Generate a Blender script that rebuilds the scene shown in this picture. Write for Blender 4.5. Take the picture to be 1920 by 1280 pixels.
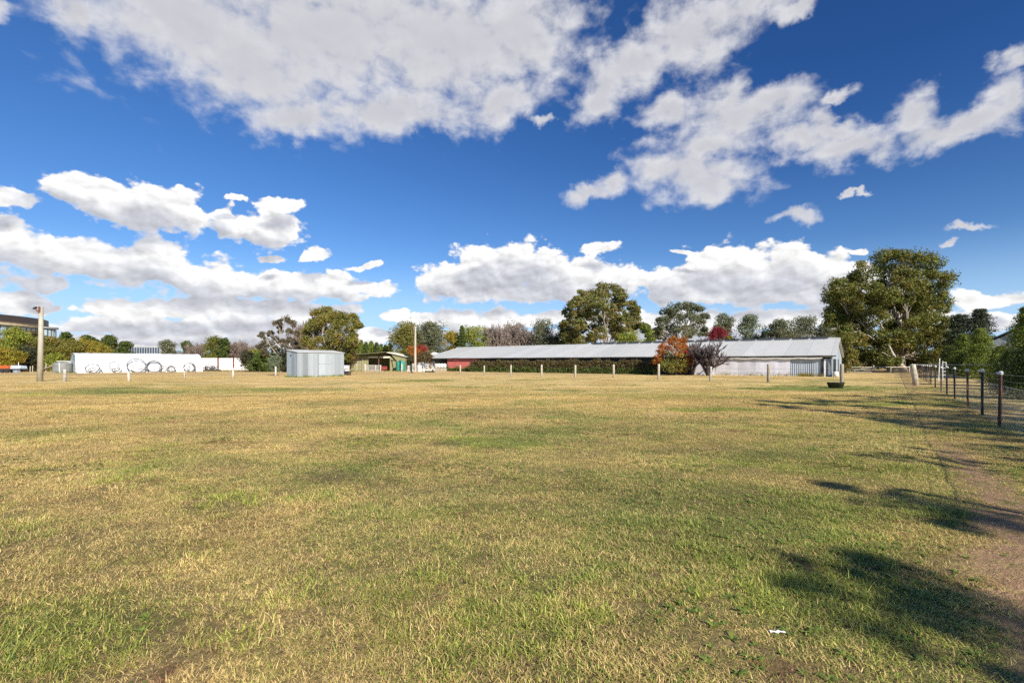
import bpy, math, random
import numpy as np
from mathutils import Vector
R = math.radians
rng = np.random.default_rng(7)
random.seed(7)
for o in list(bpy.data.objects): bpy.data.objects.remove(o)
S = bpy.context.scene
COL = S.collection
# ------------------------------------------------------------------ camera
F, HZ, CX, EYE = 907.0, 679.0, 960.0, 1.6      # focal length (px of a 1920 wide frame), horizon row, centre column, eye height
cd = bpy.data.cameras.new('camera'); cam = bpy.data.objects.new('camera', cd); COL.objects.link(cam)
cd.sensor_width = 36.0; cd.lens = 36.0 * F / 1920.0
cam.location = (0, 0, EYE); cam.rotation_euler = (R(90), 0, 0)
cd.shift_y = (HZ - 640.0) / 1920.0
cd.clip_start = 0.05; cd.clip_end = 9000
S.camera = cam
# ------------------------------------------------------------------ light
SUN_EL = R(32.0); SAZ = math.atan2(0.5, -0.866)          # direction towards the sun: x=.5, y=-.866 (right, behind the camera)
sv = Vector((0.5 * math.cos(SUN_EL), -0.866 * math.cos(SUN_EL), math.sin(SUN_EL)))
sl = bpy.data.lights.new('sun', 'SUN'); sun = bpy.data.objects.new('sun', sl); COL.objects.link(sun)
sl.energy = 4.9; sl.angle = R(0.53); sl.color = (1.0, 0.93, 0.82)
sun.rotation_euler = sv.to_track_quat('Z', 'Y').to_euler()
S.view_settings.view_transform = 'Standard'; S.view_settings.look = 'None'
S.view_settings.exposure = 0.62; S.view_settings.gamma = 1.0
S.render.engine = 'CYCLES'
S.cycles.max_bounces = 6; S.cycles.diffuse_bounces = 2; S.cycles.glossy_bounces = 2
S.cycles.transmission_bounces = 3; S.cycles.transparent_max_bounces = 12
S.cycles.use_denoising = False
S.cycles.use_adaptive_sampling = True; S.cycles.adaptive_threshold = 0.02

class NT:
    """small helper round a node tree"""
    def __init__(s, tree): s.t = tree; tree.nodes.clear()
    def n(s, typ, **kw):
        nd = s.t.nodes.new(typ)
        for k, v in kw.items(): setattr(nd, k, v)
        return nd
    def put(s, sock, v):
        if v is None: return
        if hasattr(v, 'is_output') or hasattr(v, 'links'): s.t.links.new(v, sock)
        else: sock.default_value = v
    def m(s, op, a, b=None, c=None, clamp=False):
        nd = s.n('ShaderNodeMath', operation=op, use_clamp=clamp)
        s.put(nd.inputs[0], a); s.put(nd.inputs[1], b); s.put(nd.inputs[2], c)
        return nd.outputs[0]
    def v(s, op, a, b=None, scale=None):
        nd = s.n('ShaderNodeVectorMath', operation=op)
        s.put(nd.inputs[0], a); s.put(nd.inputs[1], b)
        if scale is not None: s.put(nd.inputs['Scale'], scale)
        return nd.outputs['Value'] if op in ('LENGTH', 'DOT_PRODUCT', 'DISTANCE') else nd.outputs[0]
    def mix(s, f, a, b, blend='MIX'):
        nd = s.n('ShaderNodeMix', data_type='RGBA', blend_type=blend)
        s.put(nd.inputs[0], f); s.put(nd.inputs[6], a); s.put(nd.inputs[7], b)
        return nd.outputs[2]
    def ss(s, x, lo, hi, a=0.0, b=1.0):
        nd = s.n('ShaderNodeMapRange', interpolation_type='SMOOTHSTEP')
        s.put(nd.inputs[0], x)
        for i, q in zip((1, 2, 3, 4), (lo, hi, a, b)): s.put(nd.inputs[i], q)
        return nd.outputs[0]
    def noise(s, vec, scale, detail=3, rough=.55, dist=0, dim='3D'):
        nd = s.n('ShaderNodeTexNoise', noise_dimensions=dim)
        s.put(nd.inputs['Vector'], vec); nd.inputs['Scale'].default_value = scale
        nd.inputs['Detail'].default_value = detail; nd.inputs['Roughness'].default_value = rough
        nd.inputs['Distortion'].default_value = dist
        return nd.outputs[0]

def c4(c): return (c[0], c[1], c[2], 1.0)
# ------------------------------------------------------------------ sky with clouds (a function of direction only)
W = bpy.data.worlds.new('World'); S.world = W; W.use_nodes = True
k = NT(W.node_tree)
W.cycles.sampling_method = 'MANUAL'; W.cycles.sample_map_resolution = 512
tc = k.n('ShaderNodeTexCoord'); dirv = tc.outputs['Generated']
sky = k.n('ShaderNodeTexSky', sky_type='NISHITA', sun_disc=False)
sky.sun_elevation = SUN_EL; sky.sun_rotation = SAZ; sky.altitude = 600; sky.air_density = 1.0; sky.dust_density = 0.3; sky.ozone_density = 3.0
sx = k.n('ShaderNodeSeparateXYZ'); k.put(sx.inputs[0], k.v('NORMALIZE', dirv))
az = k.m('ARCTAN2', sx.outputs[0], sx.outputs[1]); el = k.m('ARCSINE', sx.outputs[2])
cb = k.n('ShaderNodeCombineXYZ'); k.put(cb.inputs[0], az); k.put(cb.inputs[1], el); q0 = cb.outputs[0]
def pix2ae(px, py):
    x, z = (px - CX) / F, (HZ - py) / F
    return math.atan2(x, 1.0), math.atan2(z, math.hypot(x, 1.0))
HIGH = [(130,20,70,60,60),(330,40,230,120,20),(470,120,220,110,22),(640,60,380,190,3),(850,90,260,150,-8),(560,225,100,50,0),(720,205,220,58,0),(980,70,150,120,-45),(590,-60,520,170,0),(930,190,110,60,-20),
        (1120,180,75,45,-55),(1190,120,120,62,-33),(1300,65,170,75,-28),(1400,5,160,50,-25),(1490,10,60,24,-28),(1025,228,26,13,0),
        (1260,205,80,38,-12),(1380,215,130,55,-12),(1450,180,90,42,-10),(1330,265,110,38,-10),(1295,320,135,62,3),(1330,350,80,38,0),(1110,362,60,22,-12),(1155,335,34,30,0),
        (1510,262,85,38,-5),(1600,275,110,40,-6),(1560,235,60,28,10),(1720,215,70,52,0),(1760,255,90,42,-14),(1840,230,95,36,-22),(1900,185,60,44,-35),(1905,115,60,24,-30),(1565,185,45,16,-25),
        (1500,411,50,17,-6),(1820,425,52,8,-4),(1790,455,24,9,0),(1607,361,20,6,0),(0,30,40,26,30)]
LOW = [(125,350,78,36,8),(190,370,110,40,12),(275,395,110,58,0),(360,405,45,32,20),(20,375,70,16,0),(490,430,92,40,4),(525,383,45,20,-5),(425,400,28,24,0),(598,480,30,16,0),(685,499,34,8,-8),(512,485,30,8,0),(440,372,26,8,0),
       (10,455,95,52,8),(90,480,110,48,10),(190,492,120,46,5),(290,492,110,52,5),(390,520,110,42,6),(490,532,110,34,3),(600,536,120,28,2),(700,542,60,16,4),(100,530,60,18,0),
       (30,568,80,26,5),(240,583,110,22,2),(350,578,110,24,2),(470,578,120,26,2),(590,584,90,18,0),(100,577,25,8,0),(260,612,160,20,0),(430,612,160,22,0),(610,618,80,16,0),
       (738,590,32,12,0),(790,600,50,14,0),(860,602,66,22,0),(925,600,55,24,0),(1010,598,80,14,0),(700,628,60,18,0),(560,640,160,16,0),
       (838,528,60,42,0),(900,500,75,46,-6),(980,498,95,52,0),(1050,518,90,46,8),(1140,525,90,42,8),(1120,466,42,14,-8),(920,545,140,24,0),(1080,548,160,24,0),
       (1265,530,70,46,-10),(1340,500,70,46,-6),(1400,505,90,54,0),(1480,505,90,48,6),(1570,515,90,46,8),(1640,535,90,40,8),(1450,545,260,32,0),(1300,472,40,6,0),
       (1180,600,200,20,0),(1400,600,240,22,0),(1640,595,180,22,0),(1818,562,50,20,0),(1885,558,60,20,0),(1850,598,110,26,0),(1610,470,24,7,0),(-120,520,160,90,0),(2080,580,150,50,0),
       (330,640,260,16,0),(900,628,260,14,0),(1300,630,300,18,0),(560,600,70,18,0),(660,560,40,10,0),(-400,500,260,90,0),(2500,480,300,120,0)]
def blob_field(blobs, vec):
    acc = None
    for (px, py, rx, ry, rot) in blobs:
        a0, e0 = pix2ae(px, py)
        J = np.array([[ (pix2ae(px+1,py)[0]-a0), (pix2ae(px,py+1)[0]-a0)], [(pix2ae(px+1,py)[1]-e0), (pix2ae(px,py+1)[1]-e0)]])
        r = R(rot); A = J @ np.array([[math.cos(r)*rx, -math.sin(r)*ry], [math.sin(r)*rx, math.cos(r)*ry]])
        U, s_, _ = np.linalg.svd(A)
        if np.linalg.det(U) < 0: U[:, 1] *= -1
        mp = k.n('ShaderNodeMapping', vector_type='TEXTURE')
        if acc is not None:                      # keeps the node chain sequential (shader stack)
            ma = k.n('ShaderNodeVectorMath', operation='MULTIPLY_ADD')
            k.put(ma.inputs[0], acc); ma.inputs[1].default_value = (1e-9, 0, 0); k.put(ma.inputs[2], vec)
            k.put(mp.inputs[0], ma.outputs[0])
        else: k.put(mp.inputs[0], vec)
        mp.inputs['Location'].default_value = (a0, e0, 0); mp.inputs['Rotation'].default_value = (0, 0, math.atan2(U[1,0], U[0,0]))
        mp.inputs['Scale'].default_value = (s_[0], s_[1], 1)
        L = k.v('LENGTH', mp.outputs[0])
        acc = L if acc is None else k.m('SMOOTH_MIN', acc, L, 0.28)
    return k.m('SUBTRACT', 1.0, acc)
# warp of the coordinates gives billows, fine noise gives the torn edge
wv = k.n('ShaderNodeTexNoise', noise_dimensions='2D'); k.put(wv.inputs['Vector'], q0)
wv.inputs['Scale'].default_value = 13; wv.inputs['Detail'].default_value = 5; wv.inputs['Roughness'].default_value = .6
warp = k.v('SCALE', k.v('SUBTRACT', wv.outputs[1], (.5, .5, .5)), scale=0.058)
wl = k.v('MULTIPLY', warp, (.8, .45, 0)); wh = k.v('MULTIPLY', warp, (1.3, 1.2, 0))
qs = k.v('MULTIPLY', q0, (1.0, 1.55, 1)); 
nf = k.noise(qs, 20, 7, .54, .15, '2D'); nc = k.noise(k.v('ADD', qs, (3.3, 1.7, 0)), 8.5, 6, .58, .5, '2D')
nH = k.m('ADD', k.m('MULTIPLY', k.m('SUBTRACT', nf, .5), 1.25), k.m('MULTIPLY', k.m('SUBTRACT', nc, .5), 0.8))
def billow(vec, scale=19, detail=2.5):
    vo = k.n('ShaderNodeTexVoronoi', voronoi_dimensions='2D', feature='SMOOTH_F1', normalize=True); k.put(vo.inputs['Vector'], vec)
    vo.inputs['Scale'].default_value = scale; vo.inputs['Detail'].default_value = detail; vo.inputs['Roughness'].default_value = .55; vo.inputs['Lacunarity'].default_value = 2.3; vo.inputs['Smoothness'].default_value = .35
    return k.m('SUBTRACT', 1.0, vo.outputs['Distance'])
qw = k.v('ADD', qs, k.v('SCALE', warp, scale=.35))
nb = billow(qw)
nL = k.m('ADD', k.m('MULTIPLY', k.m('SUBTRACT', nf, .5), .55), k.m('MULTIPLY', k.m('SUBTRACT', nb, .69), 1.5))
def field(off, low_noise=True):
    return blob_field(LOW, k.v('ADD', k.v('ADD', q0, wl), off))
fH = blob_field(HIGH, k.v('ADD', q0, wh)); fL = field((0, 0, 0))
gL = field((0.010, 0.034, 0))                # the same field a little nearer to the sun: how much cloud lies above
dH = k.m('ADD', fH, nH); dL = k.m('ADD', fL, nL)
aH = k.ss(dH, -0.22, 0.78); aL = k.ss(dL, 0.0, 0.26)
# thickness towards the light
sH = k.ss(k.m('ADD', fH, k.m('MULTIPLY', k.m('SUBTRACT', nc, .5), .8)), 0.0, .95)
offn = k.noise(k.v('ADD', qs, (0.008, 0.018, 0)), 20, 3, .5, .15, '2D')
rell_ = k.m('SUBTRACT', nb, billow(k.v('ADD', qw, (0.006, 0.012, 0)), 19, 1.5)); rel = k.m('SUBTRACT', nf, offn)                  # small relief: bright where the billow thins towards the light
sL = k.ss(k.m('ADD', gL, k.m('MULTIPLY', k.m('SUBTRACT', nc, .5), 1.1)), -0.15, 0.68)
WHITE = (1.0, .985, .965, 1); GREYH = (.64, .64, .68, 1); GREYL = (.46, .475, .54, 1)
cH = k.mix(sH, (.76, .76, .785, 1), (.57, .575, .615, 1))
cL = k.mix(sL, (.97, .965, .955, 1), (.57, .58, .635, 1))
relh = k.m('ADD', 1.0, k.m('MULTIPLY', rel, .1)); rell = k.m('ADD', k.m('ADD', 1.0, k.m('MULTIPLY', rel, .3)), k.m('MULTIPLY', rell_, .9))
cH = k.v('SCALE', cH, scale=relh); cL = k.v('SCALE', cL, scale=rell)
inv = k.m('SUBTRACT', 1, aH)
ccol = k.mix(aL, cH, cL); alpha = k.m('SUBTRACT', 1, k.m('MULTIPLY', inv, k.m('SUBTRACT', 1, aL)))
up = k.ss(sx.outputs[2], -0.01, 0.02)
alpha = k.m('MULTIPLY', k.m('MULTIPLY', alpha, .985), up)
hs = k.n('ShaderNodeHueSaturation'); hs.inputs['Saturation'].default_value = 1.12; hs.inputs['Value'].default_value = 1.0
k.put(hs.inputs['Color'], sky.outputs[0])
# polarised look: deeper away from the horizon and towards the right, pale blue air at the horizon
deep = k.mix(k.ss(az, -0.75, 0.75), (.60, .88, 1.20, 1), (.33, .58, .92, 1))
tint = k.mix(k.ss(el, 0.02, 0.5), (.82, .97, 1.16, 1), deep)
skyc = k.mix(1.0, hs.outputs[0], tint, 'MULTIPLY')
skyc = k.mix(k.ss(el, 0.0, 0.22, .85, 0.0), skyc, (4.6, 6.8, 9.6, 1))
b1 = k.n('ShaderNodeBackground'); k.put(b1.inputs[0], skyc); b1.inputs[1].default_value = 0.072
b2 = k.n('ShaderNodeBackground'); k.put(b2.inputs[0], ccol); b2.inputs[1].default_value = 0.70
ms = k.n('ShaderNodeMixShader'); k.put(ms.inputs[0], alpha); k.put(ms.inputs[1], b1.outputs[0]); k.put(ms.inputs[2], b2.outputs[0])
wo = k.n('ShaderNodeOutputWorld'); k.put(wo.inputs[0], ms.outputs[0])
# ------------------------------------------------------------------ helpers
def PX(px, Y): return (px - CX) / F * Y
def ZY(py, Y): return EYE + (HZ - py) / F * Y
def GY(py): return F * EYE / (py - HZ)
def gz(x, y):
    x = np.asarray(x, float); y = np.asarray(y, float)
    f = np.clip(1.3 - np.hypot(x, y) / 45.0, 0, 1)
    return f * (0.022*np.sin(.9*x+.3*y) * np.sin(.7*y+1) + 0.014*np.sin(2.3*x-1.1*y+2) + .010*np.sin(3.7*y+1.9*x))
def mesh_np(name, V, polys, mat=None, parent=None, attrs=None, smooth=False, link=True, mats=None, midx=None):
    """polys: list of int arrays (n,3) or (n,4)"""
    me = bpy.data.meshes.new(name); V = np.asarray(V, np.float32)
    me.vertices.add(len(V)); me.vertices.foreach_set('co', V.ravel())
    loops = np.concatenate([np.asarray(p, np.int32).ravel() for p in polys if len(p)])
    starts = []; s0 = 0
    for p in polys:
        if len(p) == 0: continue
        w = np.asarray(p).shape[1]; starts.append(s0 + np.arange(len(p)) * w); s0 += len(p) * w
    starts = np.concatenate(starts).astype(np.int32)
    me.loops.add(len(loops)); me.loops.foreach_set('vertex_index', loops)
    me.polygons.add(len(starts)); me.polygons.foreach_set('loop_start', starts)
    if smooth: me.polygons.foreach_set('use_smooth', np.ones(len(starts), bool))
    for m_ in (mats or [mat]):
        if m_: me.materials.append(m_)
    if midx is not None: me.polygons.foreach_set('material_index', np.asarray(midx, np.int32))
    me.update(calc_edges=True)
    for kx, a in (attrs or {}).items():
        at = me.attributes.new(kx, 'FLOAT', 'POINT'); at.data.foreach_set('value', np.asarray(a, np.float32))
    o = bpy.data.objects.new(name, me)
    if link: COL.objects.link(o)
    if parent: o.parent = parent
    return o
class MB:
    def __init__(s): s.V = []; s.P = []; s.n = 0
    def add(s, V, P): 
        s.V.extend([tuple(v) for v in V]); s.P.extend([tuple(i + s.n for i in p) for p in P]); s.n += len(V); return s
    def box(s, c, d, rz=0.0, ry=0.0, taper=1.0):
        V = []
        for z in (-.5, .5):
            t = taper if z > 0 else 1.0
            for (a, b) in ((-.5,-.5),(.5,-.5),(.5,.5),(-.5,.5)):
                x, y, w = a*d[0]*t, b*d[1]*t, z*d[2]
                x, w = x*math.cos(ry)+w*math.sin(ry), -x*math.sin(ry)+w*math.cos(ry)
                V.append((c[0]+x*math.cos(rz)-y*math.sin(rz), c[1]+x*math.sin(rz)+y*math.cos(rz), c[2]+w))
        return s.add(V, [(0,3,2,1),(4,5,6,7),(0,1,5,4),(1,2,6,5),(2,3,7,6),(3,0,4,7)])
    def tube(s, pts, rad, n=8, cap=True):
        pts = [Vector(p) for p in pts]; rad = rad if hasattr(rad, '__len__') else [rad]*len(pts)
        V = []; ref = None
        for i, p in enumerate(pts):
            t = (pts[min(i+1,len(pts)-1)] - pts[max(i-1,0)]).normalized()
            if ref is None: ref = Vector((1,0,0)) if abs(t.x) < .8 else Vector((0,1,0))
            a = (ref - t*ref.dot(t)).normalized(); b = t.cross(a); ref = a
            for j in range(n):
                q = 2*math.pi*j/n; V.append(p + (a*math.cos(q) + b*math.sin(q))*rad[i])
        P = [(i*n+j, i*n+(j+1)%n, (i+1)*n+(j+1)%n, (i+1)*n+j) for i in range(len(pts)-1) for j in range(n)]
        if cap: P += [tuple(range(n))[::-1], tuple((len(pts)-1)*n+j for j in range(n))]
        return s.add(V, P)
    def lathe(s, c, prof, n=20):
        V = [(c[0]+r*math.cos(2*math.pi*j/n), c[1]+r*math.sin(2*math.pi*j/n), c[2]+z) for (r, z) in prof for j in range(n)]
        return s.add(V, [(i*n+j, i*n+(j+1)%n, (i+1)*n+(j+1)%n, (i+1)*n+j) for i in range(len(prof)-1) for j in range(n)])
    def prism(s, poly, axis_vec):
        n = len(poly); V = [Vector(p) for p in poly] + [Vector(p) + Vector(axis_vec) for p in poly]
        return s.add(V, [tuple(range(n))[::-1], tuple(range(n, 2*n))] + [(i, (i+1)%n, n+(i+1)%n, n+i) for i in range(n)])
    def torus(s, c, r, rr, axis, n=28, m=5, squash=1.0, up=Vector((0,0,1))):
        axis = Vector(axis).normalized(); a = axis.cross(up).normalized(); b = a.cross(axis).normalized()*squash
        pts = [Vector(c) + (a*math.cos(2*math.pi*i/n) + b*math.sin(2*math.pi*i/n))*r for i in range(n+1)]
        return s.tube(pts, rr, m, False)
    def corr(s, p0, p1, z0, z1, pitch=.15, amp=.02, jz=0.0):
        """corrugated sheet wall between ground points p0, p1"""
        L = math.hypot(p1[0]-p0[0], p1[1]-p0[1]); n = max(4, int(L/pitch*4)); V = []
        ux, uy = (p1[0]-p0[0])/L, (p1[1]-p0[1])/L
        for i in range(n+1):
            t = L*i/n; o = amp*math.sin(2*math.pi*t/pitch)
            x, y = p0[0]+ux*t-uy*o, p0[1]+uy*t+ux*o
            za = z1 if not hasattr(z1,'__len__') else z1[0]+(z1[1]-z1[0])*i/n
            V += [(x, y, z0), (x, y, za)]
        return s.add(V, [(2*i, 2*i+2, 2*i+3, 2*i+1) for i in range(n)])
    def build(s, name, mat=None, parent=None, smooth=False):
        me = bpy.data.meshes.new(name); me.from_pydata(s.V, [], s.P)
        if mat: me.materials.append(mat)
        if smooth:
            me.polygons.foreach_set('use_smooth', [True]*len(me.polygons))
        me.update(); o = bpy.data.objects.new(name, me); COL.objects.link(o)
        if parent: o.parent = parent
        return o
def tag(o, label=None, cat=None, group=None, kind=None):
    for kx, v in (('label', label), ('category', cat), ('group', group), ('kind', kind)):
        if v: o[kx] = v
    return o
def thing(name, label, cat, loc=(0,0,0), rz=0.0, group=None):
    o = bpy.data.objects.new(name, None); COL.objects.link(o); o.location = loc; o.rotation_euler = (0,0,rz)
    o.empty_display_size = .3
    return tag(o, label, cat, group)
def copy_tree(o, parent=None):
    c = o.copy(); COL.objects.link(c)
    if parent: c.parent = parent
    for ch in list(o.children): copy_tree(ch, c)
    return c
def lineX(P0, d, px):
    kq = (px - CX)/F
    return (P0[0]-kq*P0[1]) / (kq*d[1]-d[0])
# ------------------------------------------------------------------ materials
def pmat(name):
    m = bpy.data.materials.new(name); m.use_nodes = True; t = NT(m.node_tree)
    p = t.n('ShaderNodeBsdfPrincipled'); o = t.n('ShaderNodeOutputMaterial'); t.put(o.inputs[0], p.outputs[0])
    return m, t, p
def nm(name, c1, c2=None, scale=2.0, rough=.7, metal=0.0, stretch=(1,1,1), bump=0.0, c3=None, s3=9.0, world=False, detail=5):
    m, t, p = pmat(name); c2 = c2 or tuple(x*.75 for x in c1)
    tcn = t.n('ShaderNodeTexCoord'); vec = t.v('MULTIPLY', tcn.outputs['Object'], stretch)
    a = t.noise(vec, scale, detail, .6)
    col = t.mix(t.ss(a, .35, .65), c4(c1), c4(c2))
    if c3: col = t.mix(t.ss(t.noise(t.v('ADD', vec, (7,3,1)), s3, 4, .65), .56, .66), col, c4(c3))
    t.put(p.inputs['Base Color'], col); p.inputs['Roughness'].default_value = rough; p.inputs['Metallic'].default_value = metal
    if bump:
        b = t.n('ShaderNodeBump'); b.inputs['Strength'].default_value = bump; b.inputs['Distance'].default_value = .02
        t.put(b.inputs['Height'], t.noise(vec, scale*6, 4, .6)); t.put(p.inputs['Normal'], b.outputs[0])
    return m
def sheetmat(name, base, panel=.76, var=.16, axis=0, rough=.5, metal=.35, stain=(.3,.27,.24), laps=True, streak=.3):
    """galvanised / painted sheet cladding: each sheet weathered a little differently, dull streaks, horizontal laps"""
    m, t, p = pmat(name); tcn = t.n('ShaderNodeTexCoord'); s = t.n('ShaderNodeSeparateXYZ'); t.put(s.inputs[0], tcn.outputs['Object'])
    x = s.outputs[axis]; u = t.m('DIVIDE', x, panel); fl = t.m('FLOOR', u)
    wn = t.n('ShaderNodeTexWhiteNoise', noise_dimensions='1D'); t.put(wn.inputs['W'], fl)
    k1 = t.m('ADD', 1-var, t.m('MULTIPLY', wn.outputs[0], 2*var))
    n1 = t.noise(t.v('MULTIPLY', tcn.outputs['Object'], (2.2 if axis==0 else .5, .5 if axis==0 else 2.2, .35)), 1.6, 5, .65)
    k2 = t.m('ADD', .88, t.m('MULTIPLY', n1, .24)); kk = t.m('MULTIPLY', k1, k2)
    if laps: lp = t.ss(t.m('ABSOLUTE', t.m('SUBTRACT', t.m('FRACT', t.m('DIVIDE', s.outputs[1-axis], 3.35)), .5)), .485, .499); kk = t.m('MULTIPLY', kk, t.m('SUBTRACT', 1, t.m('MULTIPLY', lp, .22)))
    fr = t.m('FRACT', u); edge = t.ss(t.m('ABSOLUTE', t.m('SUBTRACT', fr, .5)), .47, .498)
    kk = t.m('MULTIPLY', kk, t.m('SUBTRACT', 1, t.m('MULTIPLY', edge, .18)))
    col = t.v('SCALE', c4(base)[:3], scale=kk)
    col = t.mix(t.m('MULTIPLY', t.ss(t.noise(t.v('MULTIPLY', tcn.outputs['Object'], (3,3,.5)), 1.1, 6, .7), .55, .75), streak), col, c4(stain))
    t.put(p.inputs['Base Color'], col); p.inputs['Roughness'].default_value = rough; p.inputs['Metallic'].default_value = metal
    return m
M = {}
M['galv'] = sheetmat('galvanised_sheet', (.33,.37,.40), .62, .34, metal=.25, rough=.55)
M['galv_y'] = sheetmat('galvanised_sheet_side', (.33,.39,.44), .62, .2, axis=1, metal=.25, rough=.55)
M['roof'] = sheetmat('roof_sheet', (.53,.53,.50), 2.3, .06, metal=.0, rough=.5, stain=(.36,.36,.36), streak=.35)
M['red'] = sheetmat('red_sheet', (.72,.19,.15), .8, .10, metal=0, rough=.6, stain=(.2,.05,.04))
M['white_wall'] = sheetmat('white_sheet', (.62,.62,.68), 1.9, .10, metal=0, rough=.6, stain=(.42,.42,.47), streak=.6)
M['galv_dark'] = sheetmat('dull_sheet', (.36,.41,.46), .42, .12, metal=.2, rough=.5, stain=(.15,.17,.19), streak=.5)
M['olive'] = sheetmat('olive_sheet', (.30,.29,.14), 1.1, .05, metal=0, rough=.6, stain=(.22,.2,.1))
M['olive_roof'] = nm('olive_roof', (.20,.19,.10), (.14,.13,.08))
M['cream'] = nm('cream_paint', (.68,.66,.56), (.6,.57,.46), 1.5)
M['post_white'] = nm('flaking_white_post', (.60,.56,.50), (.42,.38,.32), 3, stretch=(3,3,.8), c3=(.25,.2,.16), s3=5)
M['white'] = nm('white_paint', (.78,.77,.75), (.66,.65,.62), 3, c3=(.4,.38,.35))
M['plastic_white'] = nm('white_film', (.80,.81,.80), (.74,.76,.76), .35, rough=.45)
M['film_end'] = nm('film_end', (.52,.56,.60), (.42,.46,.5), .8, rough=.5)
M['black'] = nm('black_plastic', (.02,.02,.022), (.035,.035,.035), 3, rough=.5)
M['dark'] = nm('painted_interior_shade', (.03,.028,.026), (.05,.045,.04), 1.2)  # near-black colour stands in for unlit barn openings: under-eave bay, gable door slot
M['pipe'] = nm('black_pipe', (.06,.06,.075), (.1,.1,.12), 3, rough=.5)
M['wood'] = nm('weathered_wood', (.40,.35,.27), (.25,.21,.16), 3, stretch=(4,4,.5), bump=.5, c3=(.14,.12,.1), s3=5)
M['wood_pale'] = nm('pale_wood', (.55,.49,.38), (.38,.33,.25), 3, stretch=(4,4,.5), bump=.4, c3=(.2,.17,.13), s3=5)
M['wood_grey'] = nm('grey_wood', (.46,.43,.38), (.3,.28,.25), 3, stretch=(4,4,.5), bump=.4, c3=(.7,.68,.64), s3=4)
M['concrete'] = nm('concrete_pole', (.40,.375,.29), (.34,.31,.24), 1.5, c3=(.3,.28,.22), s3=3, bump=.2)
M['rust'] = nm('rusty_steel', (.16,.06,.035), (.09,.04,.03), 8, c3=(.25,.1,.05), s3=20)
M['steel_dark'] = nm('dark_steel', (.05,.045,.04), (.03,.028,.026), 6, c3=(.12,.06,.04), s3=12)
M['steel'] = nm('grey_steel', (.42,.43,.43), (.32,.33,.33), 4, rough=.45, metal=.4)
M['insul'] = nm('white_insulator', (.75,.73,.70), (.6,.58,.55), 20)
M['green_tank'] = nm('green_tank', (.05,.30,.22), (.04,.24,.18), 2, rough=.4)
M['bark_pale'] = nm('pale_bark', (.46,.40,.33), (.30,.25,.20), 1.5, stretch=(1,1,.4), c3=(.16,.12,.09), s3=2.5)
M['bark'] = nm('brown_bark', (.13,.10,.075), (.08,.06,.045), 3, stretch=(2,2,.5))
M['twig'] = nm('twig_bark', (.27,.21,.17), (.17,.13,.11), .8)
M['twig_purple'] = nm('purple_twig', (.10,.078,.078), (.06,.045,.048), .8)
M['orange'] = nm('orange_paint', (.65,.13,.03), (.5,.1,.03), 3)
M['red_dull'] = nm('dull_red_paint', (.30,.05,.03), (.2,.04,.03), 3)
M['bluewhite'] = nm('blue_white_tarp', (.55,.62,.72), (.4,.47,.6), 3)
M['soilred'] = nm('maroon_post', (.22,.06,.06), (.16,.05,.05), 3)
M['glass_dark'] = nm('tinted_glass', (.05,.075,.11), (.08,.11,.15), .05, rough=.15)
M['glass_pale'] = nm('pale_blind_glass', (.40,.50,.50), (.30,.38,.42), .08, rough=.25)
M['blue_clad'] = nm('blue_grey_cladding', (.10,.13,.20), (.08,.10,.16), .1, rough=.4)
M['brown_clad'] = nm('dark_brown_cladding', (.055,.04,.035), (.045,.033,.03), .2, rough=.5)
M['tan_clad'] = nm('tan_fascia', (.50,.42,.28), (.44,.37,.25), .2)
M['grey_bld'] = nm('grey_facade', (.40,.42,.43), (.34,.36,.38), .1)
M['house_wall'] = nm('blue_grey_weatherboard', (.33,.37,.42), (.27,.31,.36), 1)
M['slate'] = nm('dark_roof', (.035,.035,.04), (.05,.05,.055), 2, rough=.5)
M['solar'] = nm('solar_panel', (.05,.07,.13), (.07,.1,.18), 2, rough=.15)

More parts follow.
